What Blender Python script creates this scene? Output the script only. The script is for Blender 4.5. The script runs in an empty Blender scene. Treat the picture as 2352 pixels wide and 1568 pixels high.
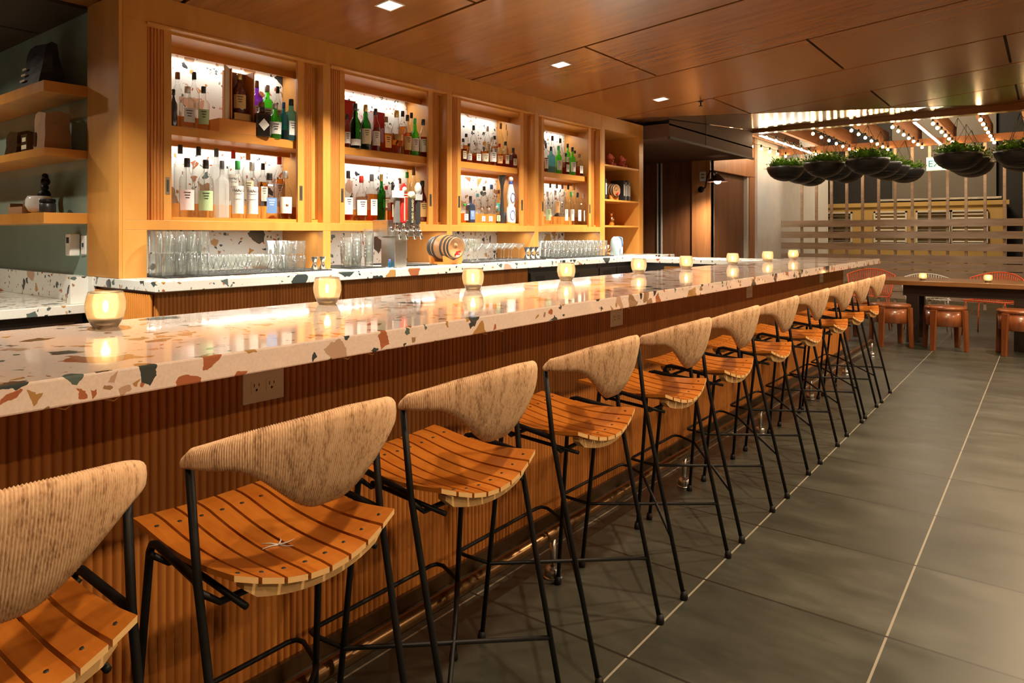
import bpy, math, random
from mathutils import Vector, Matrix
random.seed(7)
scene = bpy.context.scene
COL = scene.collection
PI = math.pi

# ---------------------------------------------------------------- camera, world, exposure
cam_data = bpy.data.cameras.new('camera'); cam = bpy.data.objects.new('camera', cam_data); COL.objects.link(cam)
cam.location = (0, 0, 1.30)
cam.rotation_euler = (PI/2, 0, math.radians(37.64))
cam_data.sensor_width = 36; cam_data.lens = 1600/2352*36
cam_data.shift_y = -0.105; cam_data.clip_start = 0.05
scene.camera = cam
scene.view_settings.view_transform = 'Standard'
scene.view_settings.look = 'None'
scene.view_settings.gamma = 1
scene.view_settings.use_curve_mapping = False
scene.view_settings.exposure = 0.0
scene.cycles.use_denoising = True
scene.cycles.transparent_max_bounces = 40
scene.cycles.max_bounces = 9
scene.cycles.caustics_reflective = False
scene.cycles.caustics_refractive = False
scene.cycles.sample_clamp_indirect = 6
world = bpy.data.worlds.new('night'); scene.world = world; world.use_nodes = True
world.node_tree.nodes['Background'].inputs[0].default_value = (0.10, 0.085, 0.07, 1)
world.node_tree.nodes['Background'].inputs[1].default_value = 0.12

WARM = (1.0, 0.74, 0.47); SOFT = (1.0, 0.84, 0.64); AISLE = (1.0, 0.89, 0.72)

# slope of the boarded ceiling over the bar: it climbs away from the back bar
def ceil_z(x): return 2.652 + 0.088*(x + 4.02)

# power of every kind of lamp, in watts
P_AISLE, P_ROOM, P_STRIP, P_UNDER, P_CANDLE = 86, 46, 2.6, 4.4, 0.42
E_BULB, E_LINE = 95, 45

# ---------------------------------------------------------------- mesh helper
class MB:
    def __init__(s): s.v = []; s.f = []; s.m = []; s.sm = []; s.mi = 0; s.smooth = False; s.uv = None
    def add(s, vs, fs, smooth=None):
        o = len(s.v); s.v += [tuple(p) for p in vs]
        for f in fs:
            s.f.append([o+i for i in f]); s.m.append(s.mi); s.sm.append(s.smooth if smooth is None else smooth)
        return s
    def box(s, x0, x1, y0, y1, z0, z1):
        x0, x1 = min(x0, x1), max(x0, x1); y0, y1 = min(y0, y1), max(y0, y1); z0, z1 = min(z0, z1), max(z0, z1)
        return s.add([(x0,y0,z0),(x1,y0,z0),(x1,y1,z0),(x0,y1,z0),(x0,y0,z1),(x1,y0,z1),(x1,y1,z1),(x0,y1,z1)],
                     [(0,3,2,1),(4,5,6,7),(0,1,5,4),(1,2,6,5),(2,3,7,6),(3,0,4,7)], False)
    def obox(s, c, ax, ay, az):          # oriented box: centre and three half-axis vectors
        c = Vector(c); ax = Vector(ax); ay = Vector(ay); az = Vector(az); P = []
        for k in (-1, 1):
            for (i, j) in ((-1,-1),(1,-1),(1,1),(-1,1)): P.append(c + ax*i + ay*j + az*k)
        return s.add(P, [(0,3,2,1),(4,5,6,7),(0,1,5,4),(1,2,6,5),(2,3,7,6),(3,0,4,7)], False)
    def prism(s, poly, h0, h1, axis='z'):
        def p(a, b, h): return {'z': (a,b,h), 'y': (a,h,b), 'x': (h,a,b)}[axis]
        n = len(poly); vs = [p(a,b,h0) for a,b in poly] + [p(a,b,h1) for a,b in poly]
        fs = [tuple(range(n))[::-1], tuple(range(n, 2*n))] + [(i, (i+1)%n, n+(i+1)%n, n+i) for i in range(n)]
        return s.add(vs, fs, False)
    def lathe(s, prof, c=(0,0,0), n=20, axis='z', smooth=True, cap=True):
        vs = []; fs = []
        for (r, h) in prof:
            for k in range(n):
                a = 2*PI*k/n; p = (r*math.cos(a), r*math.sin(a), h)
                if axis == 'x': p = (p[2], p[0], p[1])
                if axis == 'y': p = (p[0], p[2], p[1])
                vs.append((c[0]+p[0], c[1]+p[1], c[2]+p[2]))
        m = len(prof)
        for i in range(m-1):
            for k in range(n): fs.append((i*n+k, i*n+(k+1)%n, (i+1)*n+(k+1)%n, (i+1)*n+k))
        if cap:
            if prof[0][0] > 1e-6: fs.append(tuple(range(n))[::-1])
            if prof[-1][0] > 1e-6: fs.append(tuple((m-1)*n+k for k in range(n)))
        return s.add(vs, fs, smooth)
    def sqlathe(s, prof, c=(0,0,0), ch=0.22, fy=1.0):     # square section with clipped corners
        vs = []; fs = []; n = 8
        for (r, h) in prof:
            k = r*(1-ch)
            for (a, b) in ((r,-k),(r,k),(k,r),(-k,r),(-r,k),(-r,-k),(-k,-r),(k,-r)):
                vs.append((c[0]+a, c[1]+b*fy, c[2]+h))
        m = len(prof)
        for i in range(m-1):
            for k in range(n): fs.append((i*n+k, i*n+(k+1)%n, (i+1)*n+(k+1)%n, (i+1)*n+k))
        fs.append(tuple(range(n))[::-1]); fs.append(tuple((m-1)*n+k for k in range(n)))
        return s.add(vs, fs, False)
    def tube(s, pts, r, n=8, cap=True, closed=False):
        P = [Vector(p) for p in pts]; m = len(P); vs = []; fs = []; up = None
        for i in range(m):
            if closed: t = (P[(i+1)%m] - P[i-1]).normalized()
            else: t = (P[min(i+1, m-1)] - P[max(i-1, 0)]).normalized()
            if up is None:
                up = Vector((0,0,1)) if abs(t.z) < .9 else Vector((1,0,0))
            a = t.cross(up).normalized(); b = a.cross(t).normalized(); up = b
            rr = r[i] if isinstance(r, (list, tuple)) else r
            for k in range(n):
                w = 2*PI*k/n; vs.append(P[i] + a*(rr*math.cos(w)) + b*(rr*math.sin(w)))
        for i in range(m if closed else m-1):
            j = (i+1) % m
            for k in range(n): fs.append((i*n+k, i*n+(k+1)%n, j*n+(k+1)%n, j*n+k))
        if cap and not closed: fs.append(tuple(range(n))[::-1]); fs.append(tuple((m-1)*n+k for k in range(n)))
        return s.add(vs, fs, True)
    def ball(s, c, r, n=12, m=8, sc=(1,1,1)):
        prof = []
        vs = [(c[0], c[1], c[2]-r*sc[2])]; fs = []
        for i in range(1, m):
            a = PI*i/m
            for k in range(n):
                w = 2*PI*k/n; vs.append((c[0]+r*sc[0]*math.sin(a)*math.cos(w), c[1]+r*sc[1]*math.sin(a)*math.sin(w), c[2]-r*sc[2]*math.cos(a)))
        vs.append((c[0], c[1], c[2]+r*sc[2]))
        for k in range(n): fs.append((0, 1+(k+1)%n, 1+k))
        for i in range(m-2):
            for k in range(n): fs.append((1+i*n+k, 1+i*n+(k+1)%n, 1+(i+1)*n+(k+1)%n, 1+(i+1)*n+k))
        L = len(vs)-1; o = 1+(m-2)*n
        for k in range(n): fs.append((o+k, o+(k+1)%n, L))
        return s.add(vs, fs, True)
    def build(s, name, mats, parent=None, bevel=0):
        me = bpy.data.meshes.new(name); me.from_pydata(s.v, [], s.f)
        if not isinstance(mats, (list, tuple)): mats = [mats]
        for m in mats: me.materials.append(m)
        me.polygons.foreach_set('material_index', s.m); me.polygons.foreach_set('use_smooth', s.sm)
        me.update()
        o = bpy.data.objects.new(name, me); COL.objects.link(o)
        if parent: o.parent = parent
        if bevel:
            b = o.modifiers.new('bevel', 'BEVEL'); b.width = bevel; b.segments = 2; b.limit_method = 'ANGLE'
        return o

def tag(o, label=None, cat=None, group=None, kind=None):
    if label: o['label'] = label
    if cat: o['category'] = cat
    if group: o['group'] = group
    if kind: o['kind'] = kind
    return o
def thing(name, label, cat, loc=(0,0,0), rz=0, group=None):
    o = bpy.data.objects.new(name, None); COL.objects.link(o); o.location = loc; o.rotation_euler = (0,0,rz)
    o.empty_display_size = .05
    return tag(o, label, cat, group)
def dup(root, loc, rz=0, label=None, group=None):
    r = root.copy(); COL.objects.link(r); r.location = loc; r.rotation_euler = (0,0,rz)
    if label: r['label'] = label
    if group: r['group'] = group
    for ch in list(root.children):
        c = ch.copy(); COL.objects.link(c); c.parent = r
        for g in list(ch.children):
            d = g.copy(); COL.objects.link(d); d.parent = c
    return r
def text(name, body, size, mat, parent, loc, rot, align='CENTER'):
    cu = bpy.data.curves.new(name, 'FONT'); cu.body = body; cu.size = size; cu.extrude = .0004
    cu.align_x = align; cu.align_y = 'CENTER'; cu.materials.append(mat); cu.resolution_u = 2
    tmp = bpy.data.objects.new(name, cu); COL.objects.link(tmp)
    me = bpy.data.meshes.new_from_object(tmp.evaluated_get(bpy.context.evaluated_depsgraph_get())); bpy.data.objects.remove(tmp)
    o = bpy.data.objects.new(name, me); COL.objects.link(o); o.parent = parent; o.location = loc; o.rotation_euler = rot
    return o
def area(name, loc, sx, sy, power, color, rot=(0,0,0), parent=None, spread=None):
    l = bpy.data.lights.new(name, 'AREA'); l.shape = 'RECTANGLE'; l.size = sx; l.size_y = sy; l.energy = power; l.color = color
    if spread: l.spread = spread
    o = bpy.data.objects.new(name, l); COL.objects.link(o); o.location = loc; o.rotation_euler = rot
    if parent: o.parent = parent
    return o

# ---------------------------------------------------------------- materials
def newmat(name):
    m = bpy.data.materials.new(name); m.use_nodes = True; nt = m.node_tree; nt.nodes.clear()
    out = nt.nodes.new('ShaderNodeOutputMaterial'); b = nt.nodes.new('ShaderNodeBsdfPrincipled')
    nt.links.new(b.outputs[0], out.inputs[0]); return m, nt, b, out
def N(nt, t, **kw):
    n = nt.nodes.new(t)
    for k, v in kw.items(): setattr(n, k, v)
    return n
def ramp(nt, fac, stops, interp='LINEAR'):
    r = N(nt, 'ShaderNodeValToRGB'); r.color_ramp.interpolation = interp; e = r.color_ramp.elements
    while len(e) > 1: e.remove(e[-1])
    e[0].position = stops[0][0]; e[0].color = (*stops[0][1], 1)
    for p, c in stops[1:]:
        x = e.new(p); x.color = (*c, 1)
    nt.links.new(fac, r.inputs[0]); return r.outputs[0]
def coords(nt, scale, rot=(0,0,0), kind='Object'):
    tc = N(nt, 'ShaderNodeTexCoord'); mp = N(nt, 'ShaderNodeMapping')
    mp.inputs['Scale'].default_value = scale; mp.inputs['Rotation'].default_value = rot
    nt.links.new(tc.outputs[kind], mp.inputs[0]); return mp.outputs[0]
def bump(nt, b, h, strength=.2, dist=.002):
    bp = N(nt, 'ShaderNodeBump'); bp.inputs['Strength'].default_value = strength; bp.inputs['Distance'].default_value = dist
    nt.links.new(h, bp.inputs['Height']); nt.links.new(bp.outputs[0], b.inputs['Normal'])
def plain(name, col, rough=.5, metal=0, noise=.06, nscale=30, coat=0):
    m, nt, b, out = newmat(name)
    n = N(nt, 'ShaderNodeTexNoise'); n.inputs['Scale'].default_value = nscale; n.inputs['Detail'].default_value = 4
    nt.links.new(coords(nt, (1,1,1)), n.inputs['Vector'])
    lo = tuple(c*(1-noise) for c in col); hi = tuple(min(1, c*(1+noise)) for c in col)
    nt.links.new(ramp(nt, n.outputs[0], [(.3, lo), (.7, hi)]), b.inputs['Base Color'])
    b.inputs['Roughness'].default_value = rough; b.inputs['Metallic'].default_value = metal; b.inputs['Coat Weight'].default_value = coat
    return m
def wood(name, dark, light, scale, rough=.4, coat=0, ring=1.0, bstr=.15, spec=.5):
    m, nt, b, out = newmat(name); v = coords(nt, scale)
    n1 = N(nt, 'ShaderNodeTexNoise'); n1.inputs['Scale'].default_value = 1; n1.inputs['Detail'].default_value = 8; n1.inputs['Distortion'].default_value = ring
    n2 = N(nt, 'ShaderNodeTexNoise'); n2.inputs['Scale'].default_value = 6; n2.inputs['Detail'].default_value = 5
    nt.links.new(v, n1.inputs['Vector']); nt.links.new(v, n2.inputs['Vector'])
    mx = N(nt, 'ShaderNodeMath', operation='ADD'); ml = N(nt, 'ShaderNodeMath', operation='MULTIPLY'); ml.inputs[1].default_value = .35
    nt.links.new(n2.outputs[0], ml.inputs[0]); nt.links.new(n1.outputs[0], mx.inputs[0]); nt.links.new(ml.outputs[0], mx.inputs[1])
    mid = tuple((a+c)/2 for a, c in zip(dark, light))
    nt.links.new(ramp(nt, mx.outputs[0], [(.42, dark), (.66, mid), (.95, light)]), b.inputs['Base Color'])
    b.inputs['Roughness'].default_value = rough; b.inputs['Coat Weight'].default_value = coat; b.inputs['Coat Roughness'].default_value = .15
    b.inputs['Specular IOR Level'].default_value = spec
    bump(nt, b, mx.outputs[0], bstr, .001); return m
def terrazzo(name, base, rough=.12, dens=1.0, big=7.0, coat=.3):
    m, nt, b, out = newmat(name); tc = N(nt, 'ShaderNodeNewGeometry')
    nz = N(nt, 'ShaderNodeTexNoise'); nz.inputs['Scale'].default_value = 22; nz.inputs['Detail'].default_value = 3
    nt.links.new(tc.outputs['Position'], nz.inputs['Vector'])
    sb = N(nt, 'ShaderNodeVectorMath', operation='SUBTRACT'); sb.inputs[1].default_value = (.5,.5,.5)
    sc = N(nt, 'ShaderNodeVectorMath', operation='SCALE'); sc.inputs['Scale'].default_value = .035
    ad = N(nt, 'ShaderNodeVectorMath', operation='ADD')
    nt.links.new(nz.outputs['Color'], sb.inputs[0]); nt.links.new(sb.outputs[0], sc.inputs[0])
    nt.links.new(tc.outputs['Position'], ad.inputs[0]); nt.links.new(sc.outputs[0], ad.inputs[1])
    f = N(nt, 'ShaderNodeTexNoise'); f.inputs['Scale'].default_value = 160; f.inputs['Detail'].default_value = 2
    nt.links.new(tc.outputs['Position'], f.inputs['Vector'])
    col = ramp(nt, f.outputs[0], [(.3, tuple(c*.93 for c in base)), (.7, tuple(min(1, c*1.04) for c in base))])
    chips = [(0,(.045,.06,.06)),(.18,(.40,.13,.055)),(.36,(.34,.20,.11)),(.5,(.10,.14,.13)),(.62,(.52,.34,.24)),(.74,(.44,.24,.08)),(.86,(.03,.035,.04))]
    for (s, prob, edge, off) in ((big*8, .10*dens, .09, 3.3), (big*3, .14*dens, .10, 1.7), (big*1.25, .15*dens, .13, 0.0)):
        mp = N(nt, 'ShaderNodeMapping'); mp.inputs['Location'].default_value = (off, off*.7, off*1.3)
        nt.links.new(ad.outputs[0], mp.inputs[0])
        vo = N(nt, 'ShaderNodeTexVoronoi'); vo.inputs['Scale'].default_value = s
        ve = N(nt, 'ShaderNodeTexVoronoi', feature='DISTANCE_TO_EDGE'); ve.inputs['Scale'].default_value = s
        nt.links.new(mp.outputs[0], vo.inputs['Vector']); nt.links.new(mp.outputs[0], ve.inputs['Vector'])
        sp = N(nt, 'ShaderNodeSeparateColor'); nt.links.new(vo.outputs['Color'], sp.inputs[0])
        a = N(nt, 'ShaderNodeMath', operation='LESS_THAN'); a.inputs[1].default_value = prob; nt.links.new(sp.outputs[0], a.inputs[0])
        # chip size differs from cell to cell
        th = N(nt, 'ShaderNodeMath', operation='MULTIPLY_ADD'); th.inputs[1].default_value = .16; th.inputs[2].default_value = edge-.05
        nt.links.new(sp.outputs[2], th.inputs[0])
        g = N(nt, 'ShaderNodeMath', operation='GREATER_THAN'); nt.links.new(ve.outputs['Distance'], g.inputs[0]); nt.links.new(th.outputs[0], g.inputs[1])
        mk = N(nt, 'ShaderNodeMath', operation='MULTIPLY'); nt.links.new(a.outputs[0], mk.inputs[0]); nt.links.new(g.outputs[0], mk.inputs[1])
        cc = ramp(nt, sp.outputs[1], chips, 'CONSTANT')
        mi = N(nt, 'ShaderNodeMix', data_type='RGBA'); nt.links.new(mk.outputs[0], mi.inputs[0]); nt.links.new(col, mi.inputs[6]); nt.links.new(cc, mi.inputs[7]); col = mi.outputs[2]
    nt.links.new(col, b.inputs['Base Color']); b.inputs['Roughness'].default_value = rough; b.inputs['Coat Weight'].default_value = coat; b.inputs['Coat Roughness'].default_value = .035; b.inputs['Coat IOR'].default_value = 1.55
    return m
def emit(name, col, s):
    m, nt, b, out = newmat(name); b.inputs['Base Color'].default_value = (*col, 1); b.inputs['Emission Color'].default_value = (*col, 1)
    b.inputs['Emission Strength'].default_value = s; return m
def glass(name, tint=(1,1,1), haze=0.0, gloss=.10, rough=.02, edge=.34):
    # thin-walled glass: tinted see-through mixed with a mirror sheen that grows at the edges
    m = bpy.data.materials.new(name); m.use_nodes = True; nt = m.node_tree; nt.nodes.clear()
    out = N(nt, 'ShaderNodeOutputMaterial'); tr = N(nt, 'ShaderNodeBsdfTransparent'); gl = N(nt, 'ShaderNodeBsdfGlossy')
    tr.inputs[0].default_value = (*tint, 1); gl.inputs['Roughness'].default_value = rough
    lw = N(nt, 'ShaderNodeLayerWeight'); lw.inputs[0].default_value = .35
    ep = N(nt, 'ShaderNodeMath', operation='POWER'); ep.inputs[1].default_value = 2.5; nt.links.new(lw.outputs['Facing'], ep.inputs[0])
    tm = N(nt, 'ShaderNodeMix', data_type='RGBA'); tm.inputs[6].default_value = (*tint, 1); tm.inputs[7].default_value = (*[c*edge for c in tint], 1)
    nt.links.new(ep.outputs[0], tm.inputs[0]); nt.links.new(tm.outputs[2], tr.inputs[0])
    ma = N(nt, 'ShaderNodeMath', operation='MULTIPLY_ADD'); ma.inputs[1].default_value = .75; ma.inputs[2].default_value = gloss*.5; ma.use_clamp = True
    nt.links.new(lw.outputs['Facing'], ma.inputs[0])
    pw = N(nt, 'ShaderNodeMath', operation='POWER'); pw.inputs[1].default_value = 1.8; nt.links.new(ma.outputs[0], pw.inputs[0])
    mx = N(nt, 'ShaderNodeMixShader'); nt.links.new(pw.outputs[0], mx.inputs[0]); nt.links.new(tr.outputs[0], mx.inputs[1]); nt.links.new(gl.outputs[0], mx.inputs[2])
    last = mx.outputs[0]
    if haze:
        tl = N(nt, 'ShaderNodeBsdfDiffuse'); tl.inputs[0].default_value = (*[min(1, c*.9) for c in tint], 1)
        t2 = N(nt, 'ShaderNodeBsdfTranslucent'); t2.inputs[0].default_value = (*tint, 1)
        m2 = N(nt, 'ShaderNodeMixShader'); m2.inputs[0].default_value = .5; nt.links.new(tl.outputs[0], m2.inputs[1]); nt.links.new(t2.outputs[0], m2.inputs[2])
        m3 = N(nt, 'ShaderNodeMixShader'); m3.inputs[0].default_value = haze; nt.links.new(last, m3.inputs[1]); nt.links.new(m2.outputs[0], m3.inputs[2]); last = m3.outputs[0]
    nt.links.new(last, out.inputs[0]); return m

M = {}
M['cab'] = wood('honey_maple', (.46,.185,.030), (.62,.30,.072), (3,3,.7), rough=.36, coat=.15, ring=.6)
M['cabh'] = wood('honey_maple_level', (.48,.18,.024), (.66,.31,.065), (3,.7,3), rough=.36, coat=.15, ring=.6)
M['reed'] = wood('reeded_oak', (.34,.110,.016), (.52,.195,.038), (14,14,.9), rough=.42, ring=.5)
M['ceil'] = wood('ceiling_veneer', (.22,.078,.016), (.31,.120,.028), (.9,14,14), rough=.27, coat=.4, ring=.3, bstr=.02)
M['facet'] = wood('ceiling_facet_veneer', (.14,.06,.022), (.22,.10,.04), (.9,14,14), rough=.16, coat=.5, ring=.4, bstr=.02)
M['walnut'] = wood('walnut_wall', (.10,.036,.014), (.24,.09,.032), (9,9,.5), rough=.4, coat=.1, ring=1.5)
M['oakpost'] = wood('lit_oak_post', (.28,.10,.03), (.48,.20,.07), (9,9,.5), rough=.4, ring=1.5)
M['slat'] = wood('stool_slat_wood', (.42,.112,.011), (.62,.215,.030), (2.2,20,20), rough=.32, coat=.3, ring=.8)
M['slatend'] = wood('pale_ply', (.62,.36,.13), (.78,.50,.22), (5,5,30), rough=.5)
M['table'] = wood('table_plank', (.13,.055,.022), (.38,.19,.07), (.8,9,9), rough=.25, coat=.4, ring=1.5)
M['stool'] = wood('red_brown_hardwood', (.15,.038,.013), (.34,.11,.032), (12,12,1.5), rough=.3, coat=.4)
M['fence'] = wood('weathered_plank', (.42,.31,.22), (.74,.58,.44), (1.2,9,9), rough=.7, ring=1.2)
M['rafter'] = wood('cedar_rafter', (.30,.12,.05), (.50,.22,.09), (12,1,12), rough=.6)
M['block'] = wood('orange_display_block', (.55,.19,.03), (.68,.27,.05), (3,3,3), rough=.4)
M['barrelwood'] = wood('barrel_stave', (.26,.12,.04), (.48,.25,.10), (2,20,20), rough=.45)
M['terr'] = terrazzo('terrazzo_counter', (.80,.66,.58), rough=.09, big=5.4, dens=1.15, coat=.55)
M['terrw'] = terrazzo('terrazzo_white', (.73,.735,.69), rough=.2, big=6.0, dens=1.1)
M['black'] = plain('black_iron', (.006,.0055,.0055), rough=.5, noise=.3)
M['black'].node_tree.nodes['Principled BSDF'].inputs['Specular IOR Level'].default_value = .25
M['darkmetal'] = plain('dark_bronze', (.16,.085,.035), rough=.3, metal=.8)
M['steel'] = plain('brushed_steel', (.55,.55,.53), rough=.28, metal=1)
M['chrome'] = plain('chrome', (.8,.8,.8), rough=.08, metal=1, noise=.01)
M['darksteel'] = plain('fridge_front', (.10,.10,.10), rough=.35, metal=.6)
M['brass'] = plain('brass', (.62,.42,.18), rough=.3, metal=1)
M['rubber'] = plain('rubber_mat', (.012,.012,.012), rough=.7)
M['plate'] = plain('white_plastic', (.82,.79,.74), rough=.35, noise=.02)
M['slot'] = plain('socket_slot', (.03,.028,.025), rough=.5)
M['teal'] = plain('glazed_teal_wall', (.26,.36,.31), rough=.12, noise=.08, nscale=3, coat=.5)
M['white'] = plain('white_plaster', (.86,.83,.77), rough=.8, noise=.04, nscale=4)
M['cream'] = plain('cream_wall', (.55,.42,.28), rough=.8, noise=.05, nscale=4)
M['dark'] = plain('dark_recess', (.018,.016,.014), rough=.7)
M['hood'] = plain('hood_metal', (.10,.045,.028), rough=.65, metal=0, noise=.05, nscale=3)
M['hood'].node_tree.nodes['Principled BSDF'].inputs['Specular IOR Level'].default_value = .2
M['darkwood'] = plain('blackened_wood', (.03,.017,.011), rough=.45)
M['yellow'] = plain('ochre_render', (.52,.33,.10), rough=.8, noise=.06, nscale=3)
M['greypanel'] = plain('grey_shutter', (.14,.12,.09), rough=.6, nscale=2)
M['asphalt'] = plain('asphalt', (.05,.05,.05), rough=.9, noise=.2, nscale=60)
M['louvre'] = plain('louvre_paint', (.62,.58,.48), rough=.6)
M['bowl'] = plain('black_bowl', (.028,.030,.033), rough=.36, noise=.2, nscale=8)
M['leaf'] = plain('leaf_green', (.10,.22,.025), rough=.5, noise=.45, nscale=14)
M['leaf2'] = plain('bright_leaf', (.22,.42,.04), rough=.5, noise=.35, nscale=14)
M['soil'] = plain('soil', (.03,.02,.012), rough=.9)
M['orangewire'] = plain('orange_wire', (.80,.13,.03), rough=.5)
M['whitewire'] = plain('white_wire', (.75,.72,.66), rough=.4)
M['led'] = emit('led_line', (1,.93,.80), E_LINE)
M['ledcab'] = emit('led_cabinet', (1,.97,.88), 3)
M['lens'] = emit('downlight_lens', (1,.93,.80), 22)
M['bulb'] = emit('festoon_bulb', (1,.62,.28), E_BULB)
M['flame'] = emit('candle_flame', (1,.62,.22), 60)
M['exit'] = emit('exit_sign_face', (.55,.85,.6), .9)
M['spot'] = emit('lamp_face', (1,.95,.85), 60)
M['wax'] = plain('candle_wax', (.80,.66,.42), rough=.6, noise=.02)
M['paper'] = plain('kraft_paper', (.34,.19,.09), rough=.8, noise=.12, nscale=10)
M['ink'] = plain('black_ink', (.02,.02,.02), rough=.6)
M['blackbag'] = plain('black_paper_bag', (.015,.014,.014), rough=.6)
M['red'] = plain('red_lacquer', (.50,.02,.015), rough=.35)
M['silver'] = plain('silver_card', (.62,.64,.64), rough=.3, metal=.4)
M['pink'] = plain('pink_ceramic', (.72,.19,.15), rough=.3, coat=.4)
M['copper'] = plain('copper', (.75,.38,.16), rough=.2, metal=1)
M['ceramic'] = plain('white_ceramic', (.78,.77,.74), rough=.2, coat=.5, noise=.02)
M['ceramblue'] = plain('cobalt_glaze', (.05,.09,.40), rough=.2, coat=.5)
M['creamtext'] = plain('cream_letters', (.75,.68,.42), rough=.5, noise=.01)
M['whitelab'] = plain('white_letters', (.8,.8,.78), rough=.5, noise=.01)
# votive glass: frosted, light goes through it
def votive_mat():
    m, nt, b, out = newmat('crackled_votive_glass')
    v = N(nt, 'ShaderNodeTexVoronoi'); v.inputs['Scale'].default_value = 60; nt.links.new(coords(nt, (1,1,1)), v.inputs['Vector'])
    c = ramp(nt, v.outputs['Distance'], [(0, (.98,.90,.74)), (1, (.92,.76,.52))])
    tr = N(nt, 'ShaderNodeBsdfTranslucent'); df = N(nt, 'ShaderNodeBsdfDiffuse'); gl = N(nt, 'ShaderNodeBsdfGlossy'); tp = N(nt, 'ShaderNodeBsdfTransparent')
    gl.inputs['Roughness'].default_value = .12
    nt.links.new(c, tr.inputs[0]); nt.links.new(c, df.inputs[0]); tp.inputs[0].default_value = (1,.92,.78,1)
    a = N(nt, 'ShaderNodeMixShader'); a.inputs[0].default_value = .35; nt.links.new(tr.outputs[0], a.inputs[1]); nt.links.new(df.outputs[0], a.inputs[2])
    d = N(nt, 'ShaderNodeMixShader'); d.inputs[0].default_value = .38; nt.links.new(a.outputs[0], d.inputs[1]); nt.links.new(tp.outputs[0], d.inputs[2])
    fr = N(nt, 'ShaderNodeFresnel'); e = N(nt, 'ShaderNodeMixShader'); nt.links.new(fr.outputs[0], e.inputs[0]); nt.links.new(d.outputs[0], e.inputs[1]); nt.links.new(gl.outputs[0], e.inputs[2])
    nt.links.new(e.outputs[0], out.inputs[0]); return m
M['votive'] = votive_mat()
def rope_mat():
    m, nt, b, out = newmat('wound_seagrass_cord'); v = coords(nt, (90,90,9)); v2 = coords(nt, (7,7,5))
    n = N(nt, 'ShaderNodeTexNoise'); n.inputs['Scale'].default_value = 1; n.inputs['Detail'].default_value = 6; nt.links.new(v, n.inputs['Vector'])
    k = N(nt, 'ShaderNodeTexNoise'); k.inputs['Scale'].default_value = 1; nt.links.new(v2, k.inputs['Vector'])
    s = N(nt, 'ShaderNodeTexNoise'); s.inputs['Scale'].default_value = 260; s.inputs['Detail'].default_value = 3; nt.links.new(coords(nt, (1,1,.35)), s.inputs['Vector'])
    ad = N(nt, 'ShaderNodeMath', operation='MULTIPLY_ADD'); nt.links.new(k.outputs[0], ad.inputs[0]); ad.inputs[1].default_value = .45; nt.links.new(n.outputs[0], ad.inputs[2])
    a2 = N(nt, 'ShaderNodeMath', operation='ADD'); nt.links.new(ad.outputs[0], a2.inputs[0]); nt.links.new(s.outputs[0], a2.inputs[1])
    nt.links.new(ramp(nt, a2.outputs[0], [(.0, (.30,.16,.075)), (.38, (.34,.19,.09)), (.46, (.58,.35,.19)), (.54, (.78,.51,.30)), (1, (.90,.68,.46))]), b.inputs['Base Color'])
    # a2 sits around 1.5: rescale
    ml = N(nt, 'ShaderNodeMath', operation='MULTIPLY'); ml.inputs[1].default_value = .43
    rn = [x for x in nt.nodes if x.type == 'VALTORGB'][0]; nt.links.new(a2.outputs[0], ml.inputs[0]); nt.links.new(ml.outputs[0], rn.inputs[0])
    b.inputs['Roughness'].default_value = .75; bump(nt, b, s.outputs[0], .5, .002); return m
M['rope'] = rope_mat()
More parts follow.
